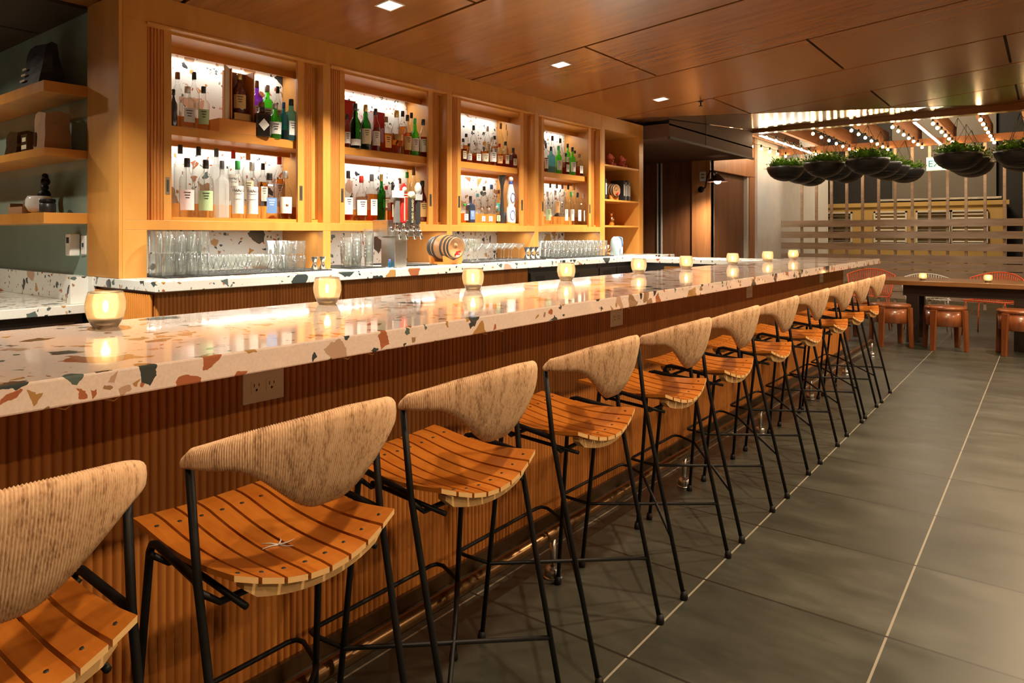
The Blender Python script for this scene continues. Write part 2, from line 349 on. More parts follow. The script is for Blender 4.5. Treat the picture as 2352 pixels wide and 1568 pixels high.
def floor_mat():
    m, nt, b, out = newmat('slate_floor_tile'); tc = N(nt, 'ShaderNodeTexCoord'); sp = N(nt, 'ShaderNodeSeparateXYZ'); nt.links.new(tc.outputs['Object'], sp.inputs[0])
    P = .61
    def line(axis, off, half):
        a = N(nt, 'ShaderNodeMath', operation='SUBTRACT'); a.inputs[1].default_value = off - half - 20*P; nt.links.new(sp.outputs[axis], a.inputs[0])
        d = N(nt, 'ShaderNodeMath', operation='DIVIDE'); d.inputs[1].default_value = P; nt.links.new(a.outputs[0], d.inputs[0])
        f = N(nt, 'ShaderNodeMath', operation='FRACT'); nt.links.new(d.outputs[0], f.inputs[0])
        l = N(nt, 'ShaderNodeMath', operation='LESS_THAN'); l.inputs[1].default_value = 2*half/P; nt.links.new(f.outputs[0], l.inputs[0])
        fl = N(nt, 'ShaderNodeMath', operation='FLOOR'); nt.links.new(d.outputs[0], fl.inputs[0])
        return l.outputs[0], fl.outputs[0]
    gx, ix = line(0, -1.026, .0036); gy, iy = line(1, 2.52, .0052)
    n = N(nt, 'ShaderNodeTexNoise'); n.inputs['Scale'].default_value = 3.2; n.inputs['Detail'].default_value = 9; n.inputs['Roughness'].default_value = .65
    nt.links.new(coords(nt, (.7,1.6,1)), n.inputs['Vector'])
    cb = N(nt, 'ShaderNodeCombineXYZ'); nt.links.new(ix, cb.inputs[0]); nt.links.new(iy, cb.inputs[1])
    wn = N(nt, 'ShaderNodeTexWhiteNoise'); nt.links.new(cb.outputs[0], wn.inputs['Vector'])
    ma = N(nt, 'ShaderNodeMath', operation='MULTIPLY_ADD'); ma.inputs[1].default_value = .16; nt.links.new(wn.outputs['Value'], ma.inputs[0]); nt.links.new(n.outputs[0], ma.inputs[2])
    base = ramp(nt, ma.outputs[0], [(.35, (.027,.029,.022)), (.60, (.043,.045,.034)), (.90, (.078,.080,.062))])
    m1 = N(nt, 'ShaderNodeMix', data_type='RGBA'); nt.links.new(gx, m1.inputs[0]); nt.links.new(base, m1.inputs[6]); m1.inputs[7].default_value = (.26,.24,.19,1)
    m2 = N(nt, 'ShaderNodeMix', data_type='RGBA'); nt.links.new(gy, m2.inputs[0]); nt.links.new(m1.outputs[2], m2.inputs[6]); m2.inputs[7].default_value = (.016,.014,.010,1)
    nt.links.new(m2.outputs[2], b.inputs['Base Color'])
    rr = ramp(nt, n.outputs[0], [(.3, (.30,)*3), (.8, (.5,)*3)]); nt.links.new(rr, b.inputs['Roughness'])
    bump(nt, b, n.outputs[0], .10, .003); return m
M['floor'] = floor_mat()
M['ware'] = glass('bar_glassware', (.985,1,.99), haze=.04, gloss=.22, rough=.03, edge=.45)
G = {'clear': glass('clear_glass', (.96,.98,.97)), 'frost': glass('frosted_glass', (.92,.95,.94), haze=.45, rough=.25), 'green': glass('bright_green_glass', (.30,.95,.18), haze=.15),
     'dgreen': glass('dark_green_glass', (.12,.42,.12)), 'black': plain('black_glass', (.015,.012,.01), rough=.1, coat=1), 'navy': plain('navy_glass', (.02,.03,.06), rough=.1, coat=1),
     'blue': glass('blue_glass', (.10,.55,.85), haze=.2), 'teal': glass('pale_blue_glass', (.35,.72,.80), haze=.12), 'purple': glass('violet_glass', (.50,.16,.72), haze=.25),
     'dred': plain('oxblood_glass', (.10,.012,.012), rough=.12, coat=1)}
LIQ = {'amber': glass('amber_spirit', (.93,.52,.16), gloss=.02), 'red': glass('russet_spirit', (.62,.20,.06), gloss=.02)}
CAPC = {'black': (.015,.014,.013), 'brown': (.22,.10,.04), 'silver': (.6,.6,.6), 'grey': (.12,.12,.12), 'red': (.55,.03,.02), 'orange': (.75,.30,.05), 'green': (.05,.45,.10), 'gold': (.65,.45,.15), 'teal': (.02,.22,.25), 'white': (.8,.8,.78), 'blue': (.04,.16,.55)}
CAP = {k: plain('cap_'+k, c, rough=.35, metal=.8 if k in ('silver','gold') else 0) for k, c in CAPC.items()}
LABC = {'white': (.74,.72,.68), 'cream': (.70,.62,.44), 'black': (.03,.03,.03), 'grey': (.55,.57,.56), 'green': (.40,.55,.30), 'pink': (.72,.58,.58), 'orange': (.80,.45,.18), 'blue': (.10,.20,.42), 'gold': (.62,.44,.18), 'teal': (.10,.45,.42)}
LAB = {k: plain('label_'+k, c, rough=.6, noise=.04, nscale=90) for k, c in LABC.items()}
LAB['metal'] = M['brass']; LAB['low'] = LAB['white']; LAB['diamond'] = LAB['white']; LAB['HANG'] = LAB['white']; LAB['oval'] = LAB['white']

# ================================================================ THE SETTING
YF = 14.3                                    # fence line at the far end of the terrace
def struct(name, mb, mats, bevel=0, label=None):
    o = mb.build(name, mats, None, bevel); o['kind'] = 'structure'
    if label: o['label'] = label; 
    return o
b = MB(); b.add([(-8,-3,0),(4.5,-3,0),(4.5,22,0),(-8,22,0)], [(0,1,2,3)]); struct('floor', b, M['floor'], label='dark slate tile floor with pale grout')

# boarded ceiling: long veneered panels laid across the bar with dark shadow gaps, cut off on a diagonal at the far end
P1 = (-4.0, 7.24); P4 = (-.25, 11.15)
def clip(poly, f):
    out = []
    for i in range(len(poly)):
        a, c = poly[i], poly[(i+1) % len(poly)]; fa, fc = f(a), f(c)
        if fa >= 0: out.append(a)
        if (fa >= 0) != (fc >= 0):
            t = fa/(fa-fc); out.append((a[0]+(c[0]-a[0])*t, a[1]+(c[1]-a[1])*t))
    return out
def diag(p): return (p[0]-P1[0])*(P4[1]-P1[1]) - (p[1]-P1[1])*(P4[0]-P1[0])
b = MB()
ylines = [-3.1, -1.85, -.55, .75, 2.05, 3.34, 4.63, 5.91, 7.22, 8.46, 9.66, 10.9, 11.16]
for i in range(len(ylines)-1):
    y0, y1 = ylines[i]+.014, ylines[i+1]-.014
    br = [-2.86, -.3, 2.26] if i % 2 == 0 else [-1.55, 1.0, 3.5]
    xs = [-4.43] + br + [4.5]
    for k in range(len(xs)-1):
        x0, x1 = xs[k]+.011, min(xs[k+1], 4.5)-.011
        if x1 <= x0: continue
        pl = clip([(x0,y0),(x1,y0),(x1,y1),(x0,y1)], lambda p: diag(p)-.0)
        if len(pl) < 3: continue
        n = len(pl)
        vs = [(x, y, ceil_z(x)) for x, y in pl] + [(x, y, ceil_z(x)+.025) for x, y in pl]
        b.add(vs, [tuple(range(n))[::-1]] + [(q, (q+1)%n, n+(q+1)%n, n+q) for q in range(n)], False)
b.mi = 1
pl = clip([(-4.43,-3.1),(4.5,-3.1),(4.5,11.2),(-4.43,11.2)], lambda p: diag(p)+.02)
b.add([(x, y, ceil_z(x)+.02) for x, y in pl], [tuple(range(len(pl)))[::-1]], False)
b.mi = 2        # the folded triangular facet between the diagonal edge and the terrace beam
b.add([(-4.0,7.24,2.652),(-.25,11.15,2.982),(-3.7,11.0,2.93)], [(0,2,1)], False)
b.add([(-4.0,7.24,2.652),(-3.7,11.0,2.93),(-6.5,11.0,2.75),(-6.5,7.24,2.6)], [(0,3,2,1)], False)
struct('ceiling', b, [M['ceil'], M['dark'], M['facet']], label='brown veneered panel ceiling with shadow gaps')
b = MB(); b.box(-9,-4.43,-3.1,1.72,2.60,2.66)
b.mi = 1
for x in (-5.2,-6.1): b.box(x,x+.015,-3,1.7,2.597,2.60)
b.box(-9,-4.43,.62,.64,2.597,2.60)
struct('trim_9', b, [M['darkwood'], M['dark']])
b = MB(); b.box(-3.7, 4.5, 11.0, 11.16, 2.885, 3.25); struct('trim_1', b, M['ceil'], label='brown beam between ceiling and terrace')

# walls of the room
b = MB(); b.box(-4.62,-4.52,1.72,7.95,0,2.75); struct('wall_left', b, M['cab'])
b = MB(); b.box(-9,-4.43,1.715,1.85,0,2.66); struct('wall_teal', b, M['teal'], label='glossy grey green wall behind the floating shelves')
b = MB(); b.box(4.5,4.6,-3,11.2,0,3.5); struct('wall_right', b, M['cream'])
b = MB(); b.box(-9,4.6,-3.1,-3,0,3.5); struct('wall_back', b, M['cream'])
b = MB(); b.box(-9.1,-9,-3.1,1.8,0,2.7); struct('wall_corner', b, M['cream'])
# passage beyond the back bar
b = MB(); b.box(-6.6,-4.33,10.85,11.0,0,2.49)
b.mi = 1; b.box(-4.63,-4.32,10.82,10.86,0,2.49)
b.mi = 2; b.box(-5.26,-5.235,10.835,10.85,0,2.49); b.box(-5.19,-5.165,10.835,10.85,0,2.49)
b.mi = 3; b.box(-5.24,-5.185,10.84,10.85,0,2.49)
struct('wall_passage', b, [M['walnut'], M['oakpost'], M['louvre'], M['dark']], label='dark walnut panelled wall with a lit oak edge')
b = MB(); b.box(-8,-7.9,7.9,11,0,3); b.box(-8,-5.40,10.3,10.4,0,2.49); struct('wall_pale', b, M['white'])
b = MB()
for z in (2.44,2.30,2.14,2.02): b.box(-6.6,-5.40,10.25,10.29,z,z+.02)
struct('trim_8', b, M['ink'])
# door wall facing the bar, then the white wall along the terrace
b = MB(); b.box(-4.45,-4.33,10.86,11.0,0,2.49); b.box(-4.45,-4.33,10.86,13.0,2.34,3.1); b.box(-4.45,-4.33,12.72,13.0,0,2.35); struct('wall_door', b, M['oakpost'])
dr = tag(bpy.data.objects.new('door_1', None), 'dark brown door under the hood beside a wall lamp', kind='structure'); COL.objects.link(dr); dr.location = (-4.44,11.86,0)
b = MB(); b.box(-.03,.02,-.86,.86,.01,2.34); b.build('door_panel', M['walnut'], dr)
b = MB(); b.box(.02,.09,-.86,-.80,0,2.34); b.box(.02,.09,.80,.86,0,2.34); b.build('door_frame', M['louvre'], dr)
b = MB(); b.box(-4.40,-4.28,13.0,18.2,0,3.4); struct('wall_terrace', b, M['white'], label='white plaster wall under the festoon lights')
# metal hood over the passage
b = MB(); b.box(-6.6,-3.7,7.96,11.0,2.49,2.66)
b.add([(-3.7,7.96,2.64),(-3.7,11.0,2.64),(-3.7,11.0,2.93),(-3.7,7.96,2.70)], [(0,1,2,3)], False)
b.mi = 1; b.box(-3.72,-3.685,7.96,11.03,2.47,2.50); b.box(-3.705,-3.695,9.12,9.135,2.5,2.80)
struct('trim_2', b, [M['hood'], M['ink']], label='brown metal hood over the passage')

# beyond the fence: neighbouring ochre building, dark upper wall, shutter
b = MB(); b.box(-6.5,-.75,19.0,19.2,0,2.02); b.box(-6.5,-.70,18.95,19.0,1.96,2.06)
struct('wall_exterior', b, M['yellow'], label='ochre wall of the building beyond the fence')
b = MB(); b.box(-6.5,4,19.3,19.4,0,6.5); struct('wall_night', b, M['dark'])
b = MB(); b.box(-3.05,-.95,19.2,19.28,2.16,4.2); b.mi = 1; b.box(-3.3,-.85,19.1,19.25,2.10,2.15); struct('trim_3', b, [M['greypanel'], M['steel']])
for k, x in enumerate((-5.2,-4.25,-3.05,-2.15,-1.45)):
    w = tag(bpy.data.objects.new('window_%d' % (k+1), None), kind='structure'); COL.objects.link(w); w.location = (x,18.93,1.45)
    b = MB(); b.box(-.36,.36,0,.05,-.40,-.36); b.box(-.36,.36,0,.05,.36,.40); b.box(-.36,-.32,0,.05,-.4,.4); b.box(.32,.36,0,.05,-.4,.4); b.build('window_frame', M['louvre'], w)
    b = MB()
    for q in range(8): b.obox((0,.035,-.32+q*.09), (.32,0,0), (0,.03,.02), (0,-.002,.004))
    b.build('louvre_blades', M['greypanel'] if k % 2 else M['louvre'], w)

# ================================================================ FRONT BAR
def reed_strip(y0, y1, z0, z1, x, p, d, sgn=1, seg=6):
    """vertical half-round reeds along y on the plane x"""
    n = max(1, round((y1-y0)/p)); p = (y1-y0)/n; cols = []
    for i in range(n):
        for k in range(seg):
            a = PI*k/seg; cols.append((x + sgn*d*math.sin(a), y0 + p*i + p*(1-math.cos(a))/2))
    cols.append((x, y1)); m = len(cols)
    vs = [(a, c, z0) for a, c in cols] + [(a, c, z1) for a, c in cols]
    fs = [((i, i+1, m+i+1, m+i) if sgn > 0 else (i+1, i, m+i, m+i+1)) for i in range(m-1)]
    return vs, fs
ZT = 1.0356
bar = thing('front_bar', 'long front bar clad in vertical orange brown wooden reeds', 'bar', (-2.0,3.5,0))
def L(mb, ox, oy, oz=0): mb.v = [(x-ox, y-oy, z-oz) for x, y, z in mb.v]; return mb
b = MB(); vs, fs = reed_strip(-1.3, 8.24, .0, .975, -1.790, .0215, .0105); b.add(vs, fs, True)
L(b,-2.0,3.5).build('reeded_panel', M['reed'], bar)
b = MB(); b.box(-2.2,-1.79,-1.3,8.235,0,.978); L(b,-2.0,3.5).build('carcass', M['reed'], bar)
b = MB(); b.box(-2.215,-1.80,-1.3,8.2,.02,.975); b.box(-2.24,-2.2,-1.3,8.2,.80,.97); L(b,-2.0,3.5).build('service_side', M['darksteel'], bar)
def outlet(y, w=.130):
    bb = MB(); bb.box(-.004,.005,-w/2,w/2,-.045,.045); o = bb.build('outlet_plate', M['plate'], bar, .0015); o.location = (-1.779+2.0, y-3.5, .868); tag(o, 'white duplex outlet plate')
    for s in (-.024, .024):
        c = MB(); c.box(.005,.0065,s-.017,s+.017,-.017,.017); r = c.build('receptacle', M['plate'], o)
        c = MB(); c.box(.0065,.0072,s-.009,s-.007,.000,.010); c.box(.0065,.0072,s+.006,s+.008,.001,.009); c.lathe([(.003,.0065),(.003,.0072)], (0,s,-.008), 8, 'x'); c.box(.0065,.0072,s-.003,s+.0,-.012,-.006)
        c.build('socket_slots', M['slot'], o)
for y in (1.142, 3.19, 5.21, 7.29): outlet(y)
for y0 in (-.9,.45,1.15,1.75,2.7,3.6,4.4):
    for dy in (0, .09):
        b = MB(); b.tube([(0,-.02,.0),(.012,-.018,-.018),(.022,0,-.024),(.012,.018,-.018),(0,.02,0)], .0022, 6)
        o = b.build('bag_hook', M['brass'], bar); o.location = (-1.56+2.0, y0+dy-3.5+.1, .978)
top = MB(); top.box(-2.265,-1.44,-1.4,8.36,.981,ZT); o = top.build('bar_countertop', M['terr'], None, .004)
tag(o, 'long glossy pink cream terrazzo counter with votive candles along it', 'countertop')
fr = thing('foot_rail', 'bronze foot rail tube along the foot of the reeded bar', 'foot rail', (-1.492,3.5,0))
b = MB(); b.tube([(0,-4.8,.165),(0,4.66,.165)], .023, 14); b.build('rail_tube', M['darkmetal'], fr)
for k in range(-2, 6):
    b = MB(); b.tube([(0,0,.15),(0,0,.03)], .012, 10); b.lathe([(.032,.0),(.032,.034),(.026,.040),(.014,.042)], (0,0,0), 18); b.lathe([(.038,0),(.038,.006)], (0,0,0), 18)
    o = b.build('rail_post', M['steel'], fr); o.location = (0, 2.19+1.2*k-3.5, 0)
# wooden skirting strip under the rail
b = MB(); b.box(-1.78,-1.765,-1.3,8.24,0,.05); struct('baseboard_bar', b, M['darkmetal'])

# ================================================================ BACK BAR
XC, XF, XB = -3.60, -4.02, -4.50
b = MB(); b.box(-4.52,XC,1.70,7.9,1.0,1.055)
o = b.build('back_counter', M['terrw'], None, .004); tag(o, 'white terrazzo back counter under the bottle cabinets, crowded with glassware', 'countertop')
b = MB(); b.box(-3.59,-2.275,6.95,7.55,.985,1.035); o = b.build('cross_counter', M['terrw'], None, .004); tag(o, 'white terrazzo cross counter joining back bar to front bar', 'countertop')
o.location.z = 0
t = thing('undercounter_cabinet', 'dark cabinet under the white cross counter', 'cabinet', (-3.0,7.25,0))
b = MB(); b.box(-.58,.70,-.26,.26,0,.984); b.build('carcass', M['darksteel'], t)
b = MB(); b.box(-.30,.1,-.275,-.26,.60,.95); b.build('door', M['cab'], t)
# reeded base cabinets, then two stainless refrigerators
def base_unit(y0, y1, name, lab, mat, reeds, grp=None):
    u = thing(name, lab, 'cabinet', (-4.0,(y0+y1)/2,0), group=grp); h = (y1-y0)/2
    b = MB(); b.box(-.48,.325,-h,h,0,.995); b.build('carcass', mat, u)
    if reeds:
        b = MB(); vs, fs = reed_strip(-h+.004, h-.004, .02, .985, .327, .0215, .008); b.add(vs, fs, True); b.build('reeded_door', M['reed'], u)
    return u
ys = [1.731, 2.95, 4.18, 5.0]
for k in range(3): base_unit(ys[k], ys[k+1]-.008, 'base_cabinet', ['reeded wooden base cabinet at the near end under the back counter','reeded wooden base cabinet between the end one and the steel fridges','narrow reeded wooden base cabinet next to the steel fridge'][k], M['reed'], True)
b = MB(); n = 30
for i in range(n):
    x = -4.44 + i*(.76/n)
    b.lathe([(.0115,.02),(.0115,.985)], (x+.012,1.716,0), 8, cap=False)
o = b.build('reeded_cladding', M['block'], None); tag(o, 'pale reeded wooden cladding under the near end of the back counter', 'panel')
def fridge(y0, y1, lab):
    u = thing('back_bar_fridge', lab, 'refrigerator', (-4.0,(y0+y1)/2,0)); h = (y1-y0)/2
    b = MB(); b.box(-.48,.32,-h,h,.0,.995); b.build('body', M['darksteel'], u)
    for s in (-1, 1):
        b = MB(); b.box(.32,.345,(0 if s>0 else -h)+.006,(h if s>0 else 0)-.006,.06,.80); d = b.build('door', M['darksteel'], u, .003)
        b = MB(); b.box(.345,.36,(0 if s>0 else -h)+.05,(h if s>0 else 0)-.05,.765,.785); b.build('handle', M['steel'], d)
        b = MB(); b.box(.32,.345,(0 if s>0 else -h)+.006,(h if s>0 else 0)-.006,.81,.95); d = b.build('drawer', M['darksteel'], u, .003)
        b = MB(); b.box(.345,.347,(.08 if s>0 else -h+.08),(.22 if s>0 else -h+.22),.87,.92); b.build('drawer_label', M['ink'], d)
fridge(5.01, 6.2, 'dark stainless fridge below the back counter beside the reeded doors'); fridge(6.21, 6.93, 'shorter dark stainless fridge by the cross counter')

# upper cabinets: four glazed-front bays with sliding reeded doors pushed to the sides
ZR0, ZR1, ZTOP = 1.322, 1.378, 2.652
ORD = ['nearest', 'second', 'third', 'farthest']
Y0 = [1.85 + 1.265*k for k in range(4)]
LABC4 = ['nearest of the four lit wooden bottle cabinets on the back bar', 'second lit bottle cabinet, above the beer tower and barrel',
         'third lit bottle cabinet, above the stemware and shakers', 'farthest lit bottle cabinet, beside the open niche shelves']
for k in range(4):
    y0 = Y0[k]; w = 1.2; u = thing('bottle_cabinet', LABC4[k], 'cabinet', (XF, y0, 1.322), group=None)
    a0 = y0 - (.13 if k == 0 else .033); a1 = y0 + w + .032
    def rel(mb): return L(mb, XF, y0, 1.322)
    b = MB()
    b.box(XF-.06,XF,a0,a1,2.494,ZTOP)                     # head rail
    b.box(XF-.05,XF+.012,y0-.004,y0+w+.004,2.482,2.494)   # bead under it
    b.box(XF-.06,XF,a0,a1,ZR0,ZR1)                        # bottom rail
    b.box(XF-.06,XF,a0,y0,ZR1,2.494); b.box(XF-.06,XF,y0+w,a1,ZR1,2.494)
    b.box(XF-.06,XF,a0,y0,1.055,ZR0)                      # post down to the counter
    b.box(XF-.06,XF,y0+w,a1,1.055,ZR0)
    rel(b).build('face_frame', M['cab'], u, .0015)
    b = MB(); b.box(XB,XF-.06,a0+.002,y0-.002,1.056,2.62); rel(b).build('side_panel', M['cab'], u)
    b = MB(); b.box(XB,XF-.06,y0+w+.002,a1-.0005,1.056,2.62); rel(b).build('side_panel', M['cab'], u)
    b = MB(); b.box(XB,XF-.06,y0,y0+w,1.345,1.40); rel(b).build('bottom_board', M['cabh'], u)
    b = MB(); b.box(XB,XF-.06,y0,y0+w,2.470,2.494); rel(b).build('top_board', M['cabh'], u)
    b = MB(); b.box(-4.345,-4.33,y0,y0+w,2.425,2.47); rel(b).build('valance', M['cabh'], u)      # hides the light strip
    b = MB(); b.box(-4.42,-4.132,y0,y0+w,1.887,1.942); b.box(-4.132,-4.115,y0,y0+w-.063,1.887,1.942); rel(b).build('shelf', M['cabh'], u, .0015)
    b = MB(); b.box(-4.405,-4.39,y0+.01,y0+w-.01,1.857,1.887); rel(b).build('light_lip', M['cabh'], u)
    for z in (1.40, 1.942):
        b = MB(); b.box(-4.42,-4.27,y0+.20,y0+w-.02,z+.0005,z+.09); rel(b).build('display_step', M['block'], u)
    b = MB(); b.box(XB-.012,XB,y0,y0+w,1.055,2.47); rel(b).build('terrazzo_back', M['terrw'], u)
    for z in (2.452, 1.873):
        b = MB(); b.box(-4.44,-4.425,y0+.03,y0+w-.03,z,z+.012); rel(b).build('light_strip', M['ledcab'], u)
        area('strip_light', (-4.432-XF, w/2, z-.004-1.322), .02, 1.1, P_STRIP, (.99,1,.93), (0, math.radians(6), 0), u)
    # light under the bottom rail, over the counter
    area('strip_light', (-4.12-XF, w/2, 1.318-1.322), .03, 1.1, P_UNDER, (1,.95,.85), (0,0,0), u)
    b = MB(); b.box(-4.13,-4.11,y0+w-.062,y0+w-.0005,1.405,2.465); rel(b).build('door_pocket', M['cab'], u)
    for side in (0, 1):
        d0, d1 = ((y0, y0+.16) if side == 0 else (y0+w-.175, y0+w-.055))
        st = (d1-.045, d1) if side == 0 else (d0, d0+.05)
        rd = (d0, st[0]) if side == 0 else (st[1], d1)
        b = MB(); b.box(-4.085,-4.065,st[0],st[1],1.38,2.49); dd = rel(b).build('sliding_door', M['cab'], u)
        b = MB(); vs, fs = reed_strip(rd[0], rd[1], 1.38, 2.49, -4.075, .018, .010); b.add(vs, fs, True); b.box(-4.085,-4.075,rd[0],rd[1],1.38,2.49)
        rel(b).build('reeded_panel', M['reed'], dd)
        hy = (st[0]+st[1])/2
        b = MB(); b.box(-4.066,-4.0635,hy-.012,hy+.012,1.53,1.63); hd = rel(b).build('pull', M['steel'], dd)
        b = MB(); b.box(-4.0645,-4.0625,hy-.006,hy+.006,1.545,1.615); rel(b).build('recess', M['slot'], dd)
# open niche unit at the far end
y0 = 1.85+1.265*4 + .04; y1 = 7.79
u = thing('niche_shelf_unit', 'open orange niche shelves with pink figurines and books, at the far end', 'shelf', (XF, y0, 1.055))
b = MB(); b.box(XB,XF,y0-.07,y0,1.056,2.495); b.box(XB,XF,y1,7.9,1.056,2.495); b.box(XB,XF,y0-.07,7.9,2.495,ZTOP); L(b,XF,y0,1.055).build('frame', M['cab'], u, .0015)
b = MB(); b.box(XB-.01,XB,y0,y1,1.056,2.5); L(b,XF,y0,1.055).build('back_board', M['block'], u)
for z in (2.10,1.70,1.40):
    b = MB(); b.box(XB,XF-.005,y0+.0005,y1-.0005,z-.02,z); L(b,XF,y0,1.055).build('shelf', M['cabh'], u)
# tall side cladding where the back bar meets the grey green wall
b = MB(); b.box(-4.43,XF-.001,1.70,1.719,1.056,2.62); o = b.build('end_cladding', M['cab'], None); tag(o, 'tall honey coloured wooden side panel at the near end of the cabinets', 'panel')

# lower return counter and backsplash at the near end, with floating shelves above
b = MB(); b.box(-7.5,-4.34,-1.2,1.69,.85,.90); o = b.build('return_counter', M['terrw'], None, .003); tag(o, 'low terrazzo work counter below the floating shelves', 'countertop')
b = MB(); b.box(-7.5,-4.345,1.692,1.714,.90,1.055); b.box(-4.45,-4.40,1.60,1.70,.901,1.055); o = b.build('backsplash', M['terrw'], None); tag(o, 'terrazzo upstand along the grey green wall', 'backsplash')
u = thing('work_cabinet', 'dark steel cabinet under the low terrazzo work counter', 'cabinet', (-5.5,.3,0))
b = MB(); b.box(-1.6,1.08,-1.4,1.37,0,.848); b.build('carcass', M['ink'], u)
for y in (-.9,0.,.9):
    b = MB(); b.box(1.08,1.10,y-.42,y+.42,.1,.80); b.build('door', M['darksteel'], u)
for z0, z1, lab in ((2.096,2.158,'top floating wooden shelf holding the black paper bag'), (1.738,1.784,'middle floating wooden shelf holding the kraft paper bag'), (1.358,1.42,'bottom floating wooden shelf holding the white bowl')):
    b = MB(); b.box(-7.2,-4.43,1.478,1.713,z0,z1); o = b.build('floating_shelf', M['cabh'], None, .002); tag(o, lab, 'shelf')
# thermostat and switch
t = thing('thermostat', 'white wall controller with a small dark display above the upstand', 'thermostat', (-4.60,1.713,1.235))
b = MB(); b.box(-.035,.035,-.055,0,-.065,.065); b.build('body', M['plate'], t, .006)
b = MB(); b.box(-.018,.018,-.0565,-.055,.01,.045); b.build('display', M['ink'], t)
t = thing('light_switch', 'white switch plate on the grey green wall beside the controller', 'switch', (-4.505,1.714,1.235))
b = MB(); b.box(-.03,.03,-.008,0,-.055,.055); b.build('plate', M['plate'], t, .002)
b = MB(); b.box(-.005,.005,-.014,-.008,-.012,.012); b.build('toggle', M['ink'], t)

# ================================================================ LAMPS IN THE CEILING
def downlight(x, y, lab, power, cat='downlight', group=None, col=SOFT):
    t = thing('downlight', lab, cat, (x, y, ceil_z(x)), group=group)
    s = .055; tilt = 0.088
    b = MB()
    for (a0,a1,c0,c1) in ((-s-.012,s+.012,-s-.012,-s),(-s-.012,s+.012,s,s+.012),(-s-.012,-s,-s,s),(s,s+.012,-s,s)): b.box(a0,a1,c0,c1,-.006,.006)
    b.v = [(p[0],p[1],p[2]+tilt*p[0]) for p in b.v]; b.build('trim_ring', M['white'], t)
    b = MB(); b.box(-s,s,-s,s,-.002,.004); b.v = [(p[0],p[1],p[2]+tilt*p[0]) for p in b.v]; b.build('lens', M['lens'], t)
    area('lamp', (0,0,-.012), .1, .1, power, AISLE if x < -2 else col, (0,0,0), t, spread=math.radians(108 if x < -2 else 150))
    return t
for y, lab in ((2.96,'square recessed ceiling light nearest the camera over the back bar aisle'), (4.87,'middle square recessed ceiling light over the back bar aisle'), (6.77,'farthest square recessed ceiling light over the back bar aisle')):
    downlight(-3.24, y, lab, P_AISLE)
t = thing('downlight', 'square recessed ceiling light over the low work counter, out of frame', 'downlight', (-5.6,.55,2.60))
bq = MB(); bq.box(-.055,.055,-.055,.055,-.004,0); bq.build('lens', M['lens'], t); area('lamp', (0,0,-.012), .1, .1, 22, SOFT, (0,0,0), t, spread=math.radians(160))
downlight(-3.24, 1.05, 'square recessed ceiling light above the low work counter, out of frame', P_AISLE*.7)
for y, pk in ((-1.0,.45), (1.0,.75), (3.0,1.15), (5.0,1.35), (7.0,1.4), (9.0,1.3)):
    downlight(.12, y, 'square recessed ceiling light over the walkway beside the stools', P_ROOM*pk, group='walkway ceiling lights', col=WARM)
for y in (0.5, 3.5, 6.5, 9.5):
    downlight(2.9, y, 'square recessed ceiling light on the dining side', P_ROOM*1.5, group='dining side ceiling lights', col=WARM)
t = thing('sprinkler', 'small dark sprinkler head on the ceiling', 'sprinkler', (-3.0,7.25,ceil_z(-3.0)))
b = MB(); b.lathe([(.03,0),(.03,-.006),(.008,-.01),(.008,-.045),(.022,-.05),(.022,-.053)], n=12); b.build('body', M['black'], t)

# ================================================================ VOTIVE CANDLES
def make_votive():
    t = thing('votive_candle', 'x', 'candle')
    prof = [(.031,0),(.036,.006),(.046,.022),(.052,.043),(.052,.058),(.047,.077),(.044,.086)]
    inner = [(.041,.086),(.0435,.080),(.0485,.062),(.0485,.045),(.0435,.026),(.034,.012),(.0,.010)]
    prof = [(r, z*1.17) for r, z in prof]; inner = [(r, z*1.17) for r, z in inner]
    b = MB(); b.lathe(prof+inner, n=28, cap=False); b.lathe([(.030,0),(.001,.0005)], n=28, cap=False); b.build('holder', M['votive'], t)
    b = MB(); b.lathe([(.0,.0125),(.031,.0125),(.039,.022),(.042,.029),(.0,.030)], n=24, cap=False); b.build('wax', M['wax'], t)
    b = MB(); b.ball((0,0,.058), .0075, 10, 8, (1,1,2.4)); b.build('flame', M['flame'], t)
    l = bpy.data.lights.new('candle_glow', 'POINT'); l.energy = P_CANDLE; l.color = (1,.74,.44); l.shadow_soft_size = .012
    o = bpy.data.objects.new('candle_glow', l); COL.objects.link(o); o.parent = t; o.location = (0,0,.070)
    return t
vot = [(-2.13,.865),(-2.16,1.658),(-2.17,2.51),(-2.165,3.31),(-2.165,4.19),(-2.15,4.92),(-2.14,5.86),(-2.11,6.7),(-2.085,7.44)]
vl = ['nearest glowing votive on the bar counter, in front of the low work counter', 'second glowing votive on the bar, in front of the glassware cabinet',
      'third glowing votive on the bar, in front of the small barrel', 'fourth glowing votive on the bar, in front of the farthest cabinet', 'fifth glowing votive on the bar, left of the passage walls',
      'sixth glowing votive on the bar, below the walnut wall', 'seventh glowing votive on the bar, below the wall lamp', 'eighth glowing votive on the bar, below the white wall',
      'ninth and farthest glowing votive on the bar, by the fence']
v0 = make_votive()
for i, ((x, y), lab) in enumerate(zip(vot, vl)):
    if i == 0: v0.location = (x,y,ZT); v0['label'] = lab; v0['group'] = 'votive candles'
    else: dup(v0, (x,y,ZT), i*.7, lab, 'votive candles')

